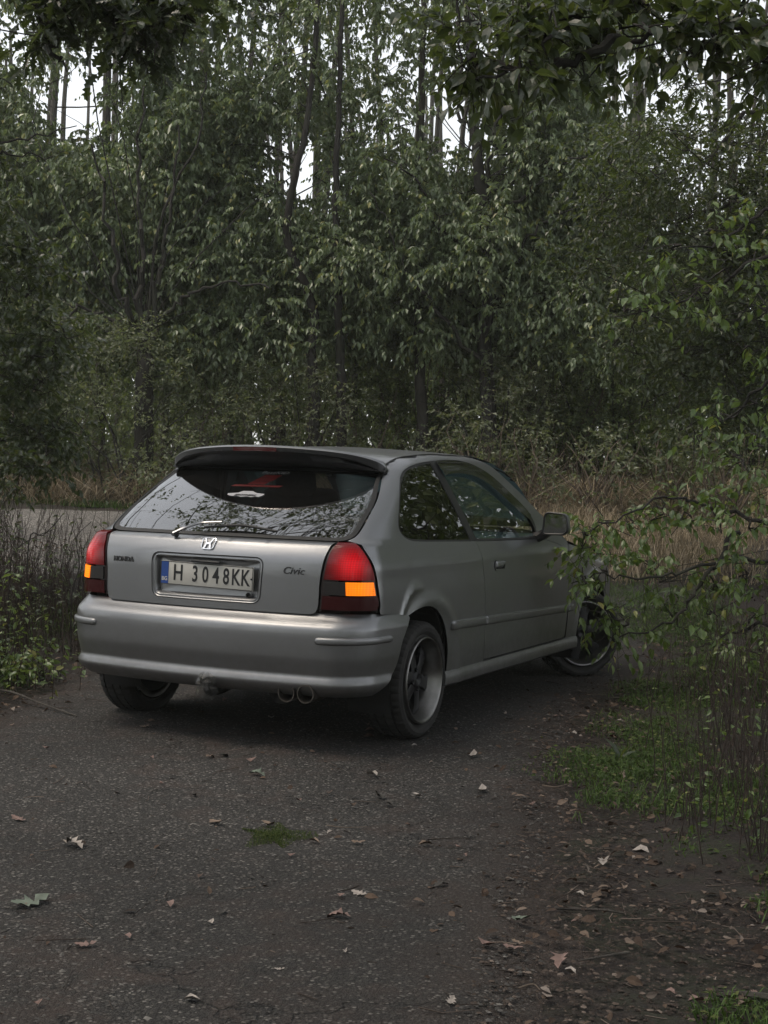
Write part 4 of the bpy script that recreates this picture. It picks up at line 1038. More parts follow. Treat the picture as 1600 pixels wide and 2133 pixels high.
class Foliage:
    def __init__(self, rng): self.P = []; self.D = []; self.N = []; self.L = []; self.W = []; self.tv = []; self.tf = []; self.nt = 0; self.rng = rng
    def leaves(self, P, D, N, L, W):
        self.P.append(P); self.D.append(D); self.N.append(N); self.L.append(L); self.W.append(W)
    def twigs(self, pts, r0, r1):
        """pts (n, m, 3): three-sided twigs"""
        n, m, _ = pts.shape; tan = unit(np.gradient(pts, axis=1)); ref = np.tile(np.array([.3, .5, .81]), (n, m, 1))
        u = unit(np.cross(tan, ref)); w = np.cross(tan, u); a = np.array([0, 2.094, 4.189]); r = np.linspace(r0, r1, m)[None, :, None, None]
        v = pts[:, :, None, :] + r * (np.cos(a)[None, None, :, None] * u[:, :, None] + np.sin(a)[None, None, :, None] * w[:, :, None])
        b = (np.arange(n) * m * 3)[:, None, None] + (np.arange(m - 1) * 3)[None, :, None] + np.arange(3)[None, None]; b2 = (np.arange(n) * m * 3)[:, None, None] + (np.arange(m - 1) * 3)[None, :, None] + (np.arange(3)[None, None] + 1) % 3
        self.tf.append(np.stack([b, b2, b2 + 3, b + 3], -1).reshape(-1, 4) + self.nt); self.tv.append(v.reshape(-1, 3)); self.nt += v.size // 3
    def sprays(self, base, dirs, length, m, leaf, width, droop=.5, hang=.6, lift=0.0, twig=.0025, jit=.35, lv=.25):
        """twigs from base along dirs that bow under their weight, each with m leaves hung along it"""
        rng = self.rng; n = len(base); length = np.broadcast_to(length, (n,)); d = unit(dirs)
        u = np.linspace(0, 1, 3)[None, :, None]; Ln = length[:, None, None]
        side = rng.normal(size=(n, 3)) * .12
        def along(u): return base[:, None, :] + Ln * (u * d[:, None] + u * u * (side[:, None] + np.array([0, 0, -droop])) )
        if twig > 0: self.twigs(along(u)[::2] if n > 30 else along(u), twig, twig * .45)
        uu = (np.linspace(.12, 1, m)[None] + rng.normal(0, .25 / m, (n, m))).clip(.04, 1.02)[..., None]
        P = along(uu); T = unit(d[:, None] + 2 * uu * (side[:, None] + np.array([0, 0, -droop])))
        alt = np.where(np.arange(m) % 2 == 0, 1.0, -1.0)[None, :, None]
        sd = unit(np.cross(T, np.array([0, 0, 1.0]) + .2 * rng.normal(size=(n, m, 3))))
        D = unit(T * .55 + alt * sd * .75 + np.array([0, 0, -hang]) + np.array([0, 0, lift]) + jit * rng.normal(size=(n, m, 3)))
        up = np.array([0, 0, 1.0]) + .9 * sd * alt + .55 * rng.normal(size=(n, m, 3))
        N = unit(up - np.sum(up * D, -1, keepdims=True) * D)
        L = leaf * (1 + lv * rng.normal(size=(n, m))).clip(.45, 1.5); W = L * width * (1 + .15 * rng.normal(size=(n, m)))
        self.leaves(P.reshape(-1, 3), D.reshape(-1, 3), N.reshape(-1, 3), L.ravel(), W.ravel())
    def cluster(self, c, r, n, m, leaf, width, **kw):
        rng = self.rng; q = rng.normal(size=(n, 3)); q = unit(q) * (rng.random((n, 1)) ** .45)
        b = np.asarray(c) + q * r * np.array([1, 1, .75]); d = unit(q * .8 + .7 * rng.normal(size=(n, 3)) + [0, 0, .15])
        self.sprays(b, d, kw.pop('length', r * .75) * (.6 + .7 * rng.random(n)), m, leaf, width, **kw)
    def arrays(self): return [np.concatenate(a) for a in (self.P, self.D, self.N, self.L, self.W)]
    def build(self, parent, leaf_mat, twig_mat, kind='small', name='crown', single=0, leaf_name='leaf', single_mat=None):
        if not self.P: return None
        P, D, N, L, W = self.arrays(); tpl, tri = LEAVES[kind]; S = np.cross(N, D)
        if single:                                             # the leaves that show largest become objects of their own
            rel = P - CAM; dep = rel @ AX_F; px = 800 + FPX * (rel @ AX_R) / dep; py = 1066.5 - FPX * (rel @ AX_U) / dep
            ok = (dep > .5) & (px > -10) & (px < 1610) & (py > -10) & (py < 2143)
            score = np.where(ok, L / np.maximum(dep, .3), 0); idx = np.argsort(-score)[:single]; idx = idx[score[idx] > 0]
            me = mesh_np(leaf_name, tpl * [1, 1, 1], tri); me.materials.append(single_mat or leaf_mat)
            for i in idx:
                o = bpy.data.objects.new(leaf_name, me); COL.objects.link(o); o.parent = parent
                M = Matrix(((D[i][0] * L[i], S[i][0] * W[i], N[i][0] * L[i], P[i][0]), (D[i][1] * L[i], S[i][1] * W[i], N[i][1] * L[i], P[i][1]), (D[i][2] * L[i], S[i][2] * W[i], N[i][2] * L[i], P[i][2]), (0, 0, 0, 1)))
                o.matrix_parent_inverse = Matrix(); o.matrix_local = parent.matrix_basis.inverted() @ M
            keep = np.ones(len(P), bool); keep[idx] = False; P, D, N, L, W, S = (a[keep] for a in (P, D, N, L, W, S))
        out = None; base = np.array(parent.location) if parent is not None else 0
        if len(P):
            v = P[:, None] + L[:, None, None] * tpl[None, :, 0, None] * D[:, None] + W[:, None, None] * tpl[None, :, 1, None] * S[:, None] + L[:, None, None] * tpl[None, :, 2, None] * N[:, None] - base
            f = (np.arange(len(P)) * len(tpl))[:, None, None] + tri[None]
            out = link(name, mesh_np(name, v.reshape(-1, 3), f.reshape(-1, 3)), leaf_mat, parent); out['kind'] = 'stuff'
        if self.tv:
            t = link('twigs', mesh_np('twigs', np.concatenate(self.tv) - base, np.concatenate(self.tf), True), twig_mat, parent); t['kind'] = 'stuff'
        return out

def bark_material(name, a, b, scale=14):
    k = Nodes(name); o = k.pos(); mp = k.new('ShaderNodeMapping'); mp.inputs['Scale'].default_value = (1, 1, .22); k.link(o, mp.inputs['Vector'])
    n = k.noise(mp.outputs[0], scale, 7, .7, .5); m = k.noise(o, 2.0, 4)
    col = k.mix(k.ramp(m, [(.5, 0.0), (.7, .5)]), k.ramp(n, [(.3, a), (.7, b)]), (.045, .05, .03))
    k.set(Base_Color=col, Roughness=.92); k.bump(n, .8, .02); return k.m
BARK = bark_material('bark', (.022, .019, .016), (.085, .075, .065)); BARK_D = bark_material('dark_bark', (.010, .009, .008), (.035, .03, .026))
TWIG = plain('twig_bark', (.030, .025, .021), .9); DRYTWIG = plain('dry_twig', (.11, .085, .065), .9)
L_WALL = island('hanging_leaf', [(0, (0.044, 0.064, 0.028)), (.3, (0.070, 0.098, 0.046)), (.65, (0.094, 0.124, 0.062)), (.93, (0.127, 0.158, 0.088)), (.97, (0.186, 0.201, 0.053)), (1, (0.156, 0.138, 0.044))], .40, .95, .6)
L_BUSH = island('shrub_leaf', [(0, (0.035, 0.046, 0.024)), (.5, (0.063, 0.077, 0.044)), (.9, (0.091, 0.105, 0.063)), (1, (0.112, 0.111, 0.046))], .5, .8, .4)
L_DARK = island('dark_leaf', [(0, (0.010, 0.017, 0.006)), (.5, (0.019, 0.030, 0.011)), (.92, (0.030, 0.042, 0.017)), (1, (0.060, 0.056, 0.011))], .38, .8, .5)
L_GREEN = island('fresh_leaf', [(0, (0.028, 0.052, 0.011)), (.5, (0.052, 0.088, 0.020)), (.9, (0.083, 0.121, 0.031)), (1, (0.156, 0.136, 0.028))], .38, .9, .5)
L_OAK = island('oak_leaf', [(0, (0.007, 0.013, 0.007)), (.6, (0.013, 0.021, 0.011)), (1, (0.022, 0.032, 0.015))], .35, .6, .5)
L_FAR = island('far_leaf', [(0, (0.024, 0.038, 0.013)), (.5, (0.050, 0.071, 0.027)), (.88, (0.078, 0.102, 0.035)), (1, (0.131, 0.151, 0.040))], .5, .9, .35)

def bend(a, b, n=8, sag=.0, wob=.06, rng=RNG):
    a = np.asarray(a, float); b = np.asarray(b, float); t = np.linspace(0, 1, n)[:, None]; L = np.linalg.norm(b - a)
    off = np.zeros((n, 3)); w = rng.normal(size=(2, 3)) * wob * L
    off += np.sin(t * math.pi) * w[0] + np.sin(t * 2 * math.pi) * w[1] * .5; off[:, 2] += (np.sin(t * math.pi) * sag * L)[:, 0]
    return a + (b - a) * t + off

def make_tree(name, label, base, trunk, r0, clusters, rng, cat='tree', group=None, bark=None, leaf_mat=None, leaf=.085, width=.40, m=13, per=60, kind='small', single=0, limb_r=.035, limb_p=1.0, wob=.07, twig_mat=None, sprig=None, lean=None, extra=(), top_r=None, tips=True):
    """trunk: world points; clusters: (centre, radius, share); a limb runs from the trunk to each cluster and its sprays hang there"""
    t = tag(empty(name, base), label, cat, group); base = np.asarray(base, float)
    trunk = [np.asarray(p, float) for p in trunk]; tp = curve(trunk, 6) if len(trunk) > 2 else bend(trunk[0], trunk[1], 12, 0, .02, rng)
    rr = np.linspace(r0, top_r if top_r else r0 * .35, len(tp)); rr[:2] *= [1.35, 1.12]
    tp2 = tp.copy(); tp2[1:-1] += rng.normal(0, r0 * .12, (len(tp) - 2, 3))
    MB().tube(tp2 - base, rr, 10).build('trunk', bark or BARK, t, True)
    fo = Foliage(rng)
    for pts, ra, rb in extra:
        cv = curve(pts, 5); cv[1:-1] += rng.normal(0, .9 * ra, (len(cv) - 2, 3)); MB().tube(cv - base, np.linspace(ra, rb, (len(pts) - 1) * 5 + 1), 7).build('branch', bark or BARK, t, True)
    for c, r, share in clusters:
        c = np.asarray(c, float); d = np.linalg.norm((tp - c) * [1, 1, 1.0], axis=1) + np.maximum(0, tp[:, 2] - c[2] + .3) * 1.5
        k = int(np.argmin(d)); k = max(1, min(k, len(tp) - 1)); a = tp[k]
        if np.linalg.norm(c - a) > .25 and rng.random() < limb_p:
            path = bend(a, c, 7, .10, wob, rng); lr = min(limb_r, rr[k] * .7) * (.6 + .4 * min(1, r))
            MB().tube(path - base, np.linspace(lr, lr * .3, 7), 5).build('branch', bark or BARK, t, True)
        n = max(4, int(per * share)); kw = dict(sprig or {})
        fo.cluster(c, r, n, m, leaf, width, **kw)
        nb = max(3, n // 9); q = unit(rng.normal(size=(nb, 3))) * r * (.5 + .5 * rng.random((nb, 1)))
        u = np.linspace(0, 1, 4)[None, :, None]; fo.twigs(c + u * q[:, None] + .05 * rng.normal(size=(nb, 4, 3)) * u, .007, .003)
    fo.build(t, leaf_mat or L_WALL, twig_mat or TWIG, kind, single=single)
    return t

# ----------------------------------------------------------------------------------------------
# the wood across the road
# ----------------------------------------------------------------------------------------------
GAPS = [(150, 215, 50, 62), (205, 135, 45, 40), (20, 60, 26, 40), (530, 45, 75, 62), (640, 40, 28, 55), (432, 70, 22, 30), (602, 330, 22, 48), (645, 365, 16, 30), (935, 235, 52, 52), (1000, 260, 18, 60), (790, 100, 26, 105), (845, 40, 20, 60),
        (950, 170, 20, 40), (745, 210, 14, 30), (1300, 180, 42, 36), (1345, 160, 20, 40), (1535, 195, 42, 36), (700, 60, 16, 50), (1010, 60, 18, 40)]
SOFT = {(530, 45), (640, 40), (790, 100), (845, 40), (1010, 60), (700, 60), (745, 210), (432, 70), (950, 170)}          # places where only glints come through
def seen(p):
    rel = np.asarray(p) - CAM; d = rel @ AX_F
    return 800 + FPX * (rel @ AX_R) / d, 1066.5 - FPX * (rel @ AX_U) / d
def open_sky(p, grow=1.0, pad=0, core=False):
    x, y = seen(p)
    return any(((x - a) / (rx * grow + pad)) ** 2 + ((y - b) / (ry * grow + pad)) ** 2 < 1 for a, b, rx, ry in GAPS if not (core and (a, b) in SOFT))

rng = np.random.default_rng(8)
def W(px, py, s): return at(px, py, s)
# trunks and stems of the first row: (name of place, trunk points in the photograph, depth, radius)
row = [
    ('many-stemmed tree with drooping grey-green leaves left of the car roof', [(302, 790), (303, 740), (298, 690)], 19.5, .15),
    ('tall dark tree with forked limbs behind the car bonnet', [(1018, 900), (1012, 750), (1012, 600), (1010, 460), (992, 300), (985, 180), (975, 20), (970, -150)], 20.2, .125),
    ('slim leaning tree right of the many-stemmed tree', [(655, 850), (648, 740), (652, 640), (600, 500), (612, 380), (636, 280), (655, 100), (672, -150)], 19.9, .085),
    ('straight dark tree over the rear of the car roof', [(712, 880), (710, 780), (706, 680), (704, 560), (700, 420), (706, 200), (722, -150)], 20.0, .085),
    ('grey pole-like tree above the side windows of the car', [(880, 890), (872, 700), (868, 500), (876, 300), (880, 100), (884, -150)], 20.8, .095),
]
gaps_ok = lambda c: not open_sky(c, 1.0, 74)
cl = {i: [] for i in range(5)}
anchors = [(300, 450), (1010, 380), (610, 380), (705, 400), (870, 350)]
n_try = 0; placed = []
while len(placed) < 780 and n_try < 26000:
    n_try += 1
    px = rng.uniform(-120, 1330); lo = 760 if px < 620 else 720
    py = rng.uniform(-130, lo); s = rng.uniform(19.8, 23.0)
    if py > 560 and rng.random() < .35: continue
    c = at(px, py, s)
    thin = not gaps_ok(c)
    if thin and (rng.random() > .72 or open_sky(c, .9, 30, True)): continue
    if any((px - a) ** 2 + (py - b) ** 2 < 32 ** 2 and abs(s - d) < .8 for a, b, d in placed): continue
    placed.append((px, py, s))
    k = int(np.argmin([((px - a) * 1.0) ** 2 + ((py - b) * .35) ** 2 - (26000 if i in (0, 1) else 0) for i, (a, b) in enumerate(anchors)]))
    cl[k].append((c, rng.uniform(.24, .40), rng.uniform(.24, .42)) if thin else (c, rng.uniform(.38, .58), rng.uniform(.8, 1.2)))
fan = [[(300, 720), (270, 640), (240, 560), (215, 430), (190, 300)], [(302, 715), (290, 600), (296, 480), (285, 330), (300, 180)], [(306, 715), (322, 620), (338, 560), (352, 420), (372, 260)],
       [(300, 730), (250, 690), (215, 655), (160, 640), (120, 690)], [(310, 720), (360, 640), (400, 610), (480, 590), (560, 600)], [(305, 712), (312, 610), (330, 470), (410, 300), (430, 150)]]
fork = [[(1010, 590), (960, 520), (900, 450), (880, 400), (800, 330)], [(1005, 430), (1022, 330), (1035, 240), (1050, 100), (1070, -100)], [(1000, 330), (975, 270), (955, 190), (960, 60), (940, -120)],
        [(1014, 760), (980, 730), (900, 640), (850, 570), (815, 480), (770, 400)], [(1012, 480), (1060, 440), (1120, 380), (1170, 340), (1230, 330)], [(1015, 700), (1070, 560), (1110, 480), (1190, 430), (1260, 400)]]
SPR = dict(droop=.45, hang=.95, jit=.34, twig=.0028)
for i, (label, pts, s, r) in enumerate(row):
    b = on_ground(pts[0][0], 1040) if False else None
    x0, y0 = pts[0]; p0 = at(x0, y0, s); base = np.array([p0[0], p0[1], float(ground_z(p0[0], p0[1])) - .05])
    tr = [base] + [at(x, y, s + .15 * math.sin(j)) for j, (x, y) in enumerate(pts) if at(x, y, s)[2] > base[2] + .2]
    ex = [([at(x, y, s - .12 * j) for j, (x, y) in enumerate(q)], .050 - .005 * e, .012) for e, q in enumerate(fan)] if i == 0 else [([at(x, y, s - .12 * j) for j, (x, y) in enumerate(q)], .045 - .003 * e, .010) for e, q in enumerate(fork)] if i == 1 else []
    make_tree('leafy_tree', label, base, tr, r, cl[i], np.random.default_rng(40 + i), group='trees along the far side of the road', bark=BARK_D if i in (0, 1, 2, 3) else BARK, leaf=.086, width=.48, m=13, per=43, sprig=SPR, extra=ex, limb_r=.014, limb_p=.08 if i == 0 else .35, wob=.14, top_r=.07 if i == 0 else None)

# stems behind them, most of them bare up to the canopy
poles = [(205, 25.5, .11, 0, 'bare trunk below the bright gap at upper left'), (478, 27, .08, 6, 'thin bare trunk against the sky at the top, left of three'), (520, 29, .07, -8, 'thin bare trunk against the sky at the top, middle of three'), (585, 26, .085, 4, 'thin bare trunk against the sky at the top, right of three'),
         (650, 31, .10, 5, 'slender tree just right of the three thin bare trunks'), (795, 28, .075, -6, 'slender tree above the middle of the car roof, leaning left'), (835, 31, .085, 4, 'slender tree above the middle of the car roof, leaning right'), (915, 26.5, .07, 10, 'slender tree just left of the forked dark tree'), (1040, 29, .11, -5, 'slender tree just right of the upper trunk of the forked tree'), (1095, 25, .075, 8, 'dark slender trunk right of the forked tree'), (1215, 27, .12, 0, 'wide grey trunk in shade right of the forked tree'),
         (1275, 31, .11, 3, 'slender tree above the door mirror, left of the dark trunk'), (1335, 28, .12, -3, 'dark trunk below the sky gap at upper right'), (1165, 30, .09, 7, 'slender tree between the forked tree and the wide grey trunk'), (420, 30, .10, -4, 'slender tree between the many-stemmed tree and the bare trunks'), (345, 26, .07, 8, 'thin slender tree rising behind the many-stemmed tree'), (1450, 29, .10, 3, 'slender tree behind the fine-leaved tree, away from the right edge'), (1520, 26, .09, -5, 'slender tree behind the fine-leaved tree, nearest the right edge'), (80, 28, .10, 4, 'slender tree behind the tall shrub at the left edge'), (740, 24.5, .06, -9, 'thin slender tree just right of the straight dark tree')]
far_cl = []
for k, (px, s, r, leanx, label) in enumerate(poles):
    rg = np.random.default_rng(100 + k); p0 = at(px, 900, s); base = np.array([p0[0], p0[1], float(ground_z(p0[0], p0[1])) - .05])
    H = rg.uniform(10, 14); tr = [base, base + H * .35 * np.array([0, 0, 1]) + RH * leanx * .02 + rg.normal(0, .05, 3), base + H * .7 * np.array([0, 0, 1]) + RH * leanx * .06 + rg.normal(0, .08, 3), base + H * np.array([0, 0, 1]) + RH * leanx * .1]
    cs = []
    for _ in range(34):
        z = rg.uniform(1.2, H + .6)
        if z > 6.2 and rg.random() < .3: continue
        c = base + np.array([0, 0, z]) + RH * (rg.normal(0, 1.0) + leanx * .1 * z / H) + FH * rg.normal(0, .8)
        gap = z > 4.0 and open_sky(c, 1.15, 72)
        if gap and (rg.random() > .55 or open_sky(c, 1.0, 45, True)): continue
        if rg.random() < .25 and z > 6: continue
        cs.append((c, rg.uniform(.35, .6), .5) if gap else (c, rg.uniform(.45, .8), 1.0))
    make_tree('slender_tree', label or 'slender tree among others of its kind deep in the wood', base, tr, r, cs, rg, group='slender trees behind the roadside trees', limb_p=.6, wob=.12, bark=BARK, leaf_mat=L_FAR, leaf=.10, width=.42, m=10, per=24, sprig=dict(SPR, twig=0), limb_r=.02, twig_mat=TWIG)

# undergrowth and woods beyond: one dark mass
fo = Foliage(np.random.default_rng(55)); rg = np.random.default_rng(56)
for k in range(950):
    s = 23.5 + 34 * rg.random() ** .8; t = rg.uniform(-.36, .36) * s * 1.15; zmax = 3.6 + (s - 23) * .17
    z = rg.uniform(0, 1) ** .8 * zmax; c = gp(s, t) + [0, 0, z + .2]
    if open_sky(c, 1.1, 70): continue
    fo.cluster(c, rg.uniform(.7, 1.2), 14, 8, .125 + .006 * (s - 20), .5, droop=.4, hang=.6, twig=0)
o = fo.build(None, L_FAR, TWIG, 'small', 'distant_woods'); tag(o, None, None, None, 'stuff')
mb = MB(); rg = np.random.default_rng(57)
for k in range(150):
    s = rg.uniform(30, 62); t = rg.uniform(-.42, .42) * s; b = gp(s, t, -.1); ln = rg.normal(0, .6, 3) * [1, 1, 0]
    mb.tube(bend(b, b + [0, 0, rg.uniform(9, 15)] + ln, 6, 0, .015, rg), np.linspace(rg.uniform(.07, .16), .04, 6), 6, False)
mb.build('distant_trunks', BARK, None, True)['kind'] = 'stuff'

# shrubs along the far verge
shr = [(60, 800, 19.6, 1.5, 'bushy green shrub at the far left across the road'), (250, 840, 18.9, 1.3, 'broad grey-green shrub below the many-stemmed tree'), (420, 860, 19.9, 1.2, 'grey-green shrub left of the spoiler, across the road'), (600, 870, 20.1, 1.15, 'dense low shrub right behind the spoiler'), (740, 890, 20.2, 1.0, 'thin pale shrub with dry stems behind the car roof'),
       (1020, 880, 20.4, 1.2, 'tangled shrub behind the side windows'), (1150, 800, 21.4, 1.9, 'tall dark shrub above the door mirror'), (1290, 780, 21.6, 2.0, 'tall dark shrub right of the door mirror'), (1430, 800, 21.4, 2.0, 'large dark shrub across the road toward the right edge'), (1570, 800, 21.2, 2.0, 'dark shrub at the right edge across the road'), (880, 820, 22.2, 1.6, 'shaded shrub among the trunks above the roof'),
       (985, 935, 18.9, .62, 'low dry scrub in the grass behind the side windows'), (1110, 960, 18.8, .6, 'low scrub in the dry grass above the door mirror'), (1250, 975, 18.6, .65, 'low scrub in the dry grass right of the door mirror'), (1390, 965, 18.8, .7, 'low scrub in the dry grass behind the hanging branches'), (1520, 985, 18.4, .7, 'low scrub near the right edge across the road')]
for k, (px, py, s, r, label) in enumerate(shr):
    rg = np.random.default_rng(200 + k); c = at(px, py, s); g = float(ground_z(c[0], c[1])); base = np.array([c[0], c[1], g])
    b = tag(empty('shrub', base), label, 'shrub', 'shrubs along the far verge'); fo = Foliage(rg); mb = MB()
    top = c[2] - g + .75 * r
    for q in range(15 if k < 11 else 26):
        a = rg.uniform(0, 6.28); rr_ = r * rg.uniform(.3, 1.05); tip = np.array([math.cos(a) * rr_, math.sin(a) * rr_ * .7, top * rg.uniform(.35, 1.0)])
        mb.tube(bend(np.array([rg.normal(0, .12), rg.normal(0, .12), -.05]), tip, 6, .12, .08, rg), np.linspace(.016, .004, 6), 5, False)
    mb.build('stems', BARK_D if k % 2 and k < 11 else DRYTWIG, b, True)
    n_c = int(20 * r * top / 1.4)
    for q in range(n_c):
        a = rg.uniform(0, 6.28); rr_ = r * 1.1 * math.sqrt(rg.random()); z = top * rg.uniform(.12, 1.0)
        k_ = math.sqrt(max(.15, 1 - (z / top) ** 3)); p = base + [math.cos(a) * rr_ * k_, math.sin(a) * rr_ * k_ * .8, z]
        fo.cluster(p, .30, 19 if k < 11 and k != 4 else 11, 9, .052 if k < 6 else .06, .50, droop=.12, hang=.25, jit=.45, twig=.002)
    fo.build(b, L_BUSH if k < 6 or k > 10 else L_FAR, DRYTWIG if k in (3, 4, 5) or k > 10 else TWIG, 'small')

# ----------------------------------------------------------------------------------------------
# trees and shrubs near the photographer
# ----------------------------------------------------------------------------------------------
def px_clusters(pts, s, r, share=1.0, js=.25, rg=RNG): return [(at(x, y, s + rg.uniform(-js, js)), r, share) for x, y in pts]
TWO = dict(droop=.30, hang=.75, jit=.28, twig=.0022)

# young tree at the right whose low branches hang before the front wing of the car
rg = np.random.default_rng(301); S8 = 8.5
base = gp(8.7, 3.35, -.05)
lims = [[(1720, 1120), (1600, 1092), (1490, 1060), (1400, 1032), (1300, 1075), (1215, 1112)], [(1720, 1160), (1600, 1165), (1480, 1170), (1380, 1200), (1280, 1200), (1190, 1215)],
        [(1540, 1110), (1490, 1170), (1450, 1240), (1400, 1290), (1330, 1320), (1225, 1335)], [(1720, 1300), (1600, 1300), (1520, 1330), (1440, 1350)], [(1720, 560), (1600, 530), (1480, 600), (1390, 635), (1280, 660)], [(1720, 820), (1600, 800), (1530, 860), (1460, 900)],
        [(1720, 420), (1600, 440), (1500, 500), (1400, 520)]]
ex = [([at(x, y, S8 + .12 * math.sin(i + j)) for j, (x, y) in enumerate(q)], .016, .003) for i, q in enumerate(lims)]
cs = px_clusters([(1215, 1112), (1235, 1140), (1260, 1090), (1320, 1085), (1380, 1060), (1440, 1075), (1500, 1085), (1560, 1100), (1220, 1215), (1265, 1190), (1245, 1290), (1310, 1300), (1350, 1190), (1410, 1200), (1480, 1200), (1550, 1210), (1400, 1285), (1480, 1280), (1560, 1290), (1500, 1345), (1585, 1360), (1600, 1230)], S8, .10, 1.0, .22, rg)
cs += px_clusters([(1300, 650), (1350, 640), (1400, 610), (1450, 600), (1510, 560), (1570, 540), (1560, 720), (1600, 760), (1575, 840), (1530, 870), (1470, 900), (1590, 930), (1550, 960), (1600, 640), (1420, 510), (1490, 480), (1560, 450), (1600, 1000), (1540, 1030)], S8, .15, .75, .3, rg)
make_tree('young_tree', 'young tree at the right with thin leafy branches hanging before the front of the car', base, [base, gp(8.7, 3.25, 1.6), gp(8.6, 3.3, 3.2), gp(8.6, 3.1, 4.6)], .06, cs, rg, bark=BARK_D, leaf_mat=L_GREEN, leaf=.060, width=.50, m=8, per=7, kind='medium', single=300, limb_r=.008, limb_p=.22, sprig=dict(TWO, length=.26), extra=ex)

# tree whose broad dark leaves reach in at the top right; its crown spreads overhead
rg = np.random.default_rng(302); S5 = 4.9; base = gp(5.3, 3.0, -.05)
lims = [[(1900, 90), (1720, 70), (1600, 62), (1480, 50), (1290, 82), (1130, 72), (1010, 62)], [(1290, 82), (1180, 128), (1080, 142), (990, 165)]]
ex = [([at(x, y, S5 + .08 * math.sin(i + 2 * j)) for j, (x, y) in enumerate(q)], .020, .004) for i, q in enumerate(lims)]
cs = px_clusters([(960, 70), (1000, 130), (985, 160), (1060, 60), (1075, 140), (1130, 90), (1180, 40), (1180, 135), (1240, 90), (1290, 50), (1370, 70), (1420, 30), (1440, 100), (1490, 80), (1540, 40), (1600, 70), (1600, 120), (1100, 0), (1250, 0), (1400, -10), (1550, 0), (1350, 10)], S5, .085, 1.0, .2, rg)
for q in range(26):
    z = rg.uniform(4.6, 8.0); c = base + np.array([0, 0, z]) + RH * rg.uniform(-2.2, 2.5) + FH * rg.uniform(-3.0, 3.0)
    cs.append((c, rg.uniform(.4, .6), 3.0))
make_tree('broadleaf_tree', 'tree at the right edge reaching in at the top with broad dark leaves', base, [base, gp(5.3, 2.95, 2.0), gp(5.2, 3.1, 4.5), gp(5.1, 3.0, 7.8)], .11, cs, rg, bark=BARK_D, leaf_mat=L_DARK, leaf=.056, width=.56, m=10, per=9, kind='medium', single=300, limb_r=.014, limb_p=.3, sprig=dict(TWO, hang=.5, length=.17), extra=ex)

# small-leaved tree behind it, right edge
rg = np.random.default_rng(303); base = gp(13.2, 5.0, -.05); cs = []
for q in range(135):
    u = rg.random() ** .7; px = 1215 + 480 * u; py = rg.uniform(150, 900) if px > 1400 else rg.uniform(230, 760)
    if abs(px - 1300) < 45 and py < 240: continue
    c = at(px, py, 13.2 + rg.uniform(-1.2, 1.2))
    if open_sky(c, 1.0, 18): continue
    cs.append((c, rg.uniform(.25, .42), rg.uniform(.7, 1.2)))
lims = [[(1800, 640), (1600, 560), (1480, 520), (1380, 530), (1310, 500)], [(1800, 560), (1620, 380), (1540, 410), (1420, 470), (1320, 560)], [(1800, 420), (1600, 230), (1480, 330), (1380, 400)]]
ex = [([at(x, y, 13.0) for x, y in q], .035, .006) for q in lims]
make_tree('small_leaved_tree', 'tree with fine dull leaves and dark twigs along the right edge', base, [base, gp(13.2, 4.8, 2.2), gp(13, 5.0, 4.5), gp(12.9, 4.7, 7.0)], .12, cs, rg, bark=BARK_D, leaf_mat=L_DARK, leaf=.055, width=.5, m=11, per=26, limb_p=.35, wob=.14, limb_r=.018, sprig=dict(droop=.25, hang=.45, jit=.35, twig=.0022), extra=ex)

# oak at the left: a dark branch across the upper left corner
rg = np.random.default_rng(304); S6 = 6.2; base = gp(6.2, -3.9, -.05)
lims = [[(-400, -140), (-150, -90), (40, -40), (160, -10), (300, -20), (420, -40)], [(40, -40), (90, 30), (120, 110), (140, 150)], [(200, -20), (240, 40), (290, 90), (320, 150)], [(300, -20), (350, 40), (380, 70)]]
ex = [([at(x, y, S6 + .1 * math.sin(i * 2 + j)) for j, (x, y) in enumerate(q)], .022, .004) for i, q in enumerate(lims)]
cs = px_clusters([(50, -20), (75, 10), (85, 45), (100, 80), (130, 0), (165, 20), (170, -20), (210, 0), (240, 30), (255, 65), (285, 90), (320, 80), (320, 20), (290, -20), (350, -10), (380, 20), (395, -20), (430, -30), (250, -30), (350, 45), (200, -30), (300, 50), (225, -10), (110, -20)], S6, .085, 1.0, .2, rg)
for q in range(40):
    z = rg.uniform(5.2, 9.0); c = base + np.array([0, 0, z]) + RH * rg.uniform(-2.5, 3.6) + FH * rg.uniform(-3.5, 3.5)
    cs.append((c, rg.uniform(.45, .7), 1.6))
make_tree('oak_tree', 'oak at the left holding dark lobed leaves across the upper left corner', base, [base, gp(6.2, -3.85, 2.0), gp(6.3, -4.0, 4.6), gp(6.3, -3.7, 8.5)], .16, cs, rg, bark=BARK_D, leaf_mat=L_OAK, leaf=.066, width=.60, m=7, per=8, kind='oak', single=300, limb_r=.016, limb_p=.3, sprig=dict(TWO, hang=.4, length=.15), extra=ex)

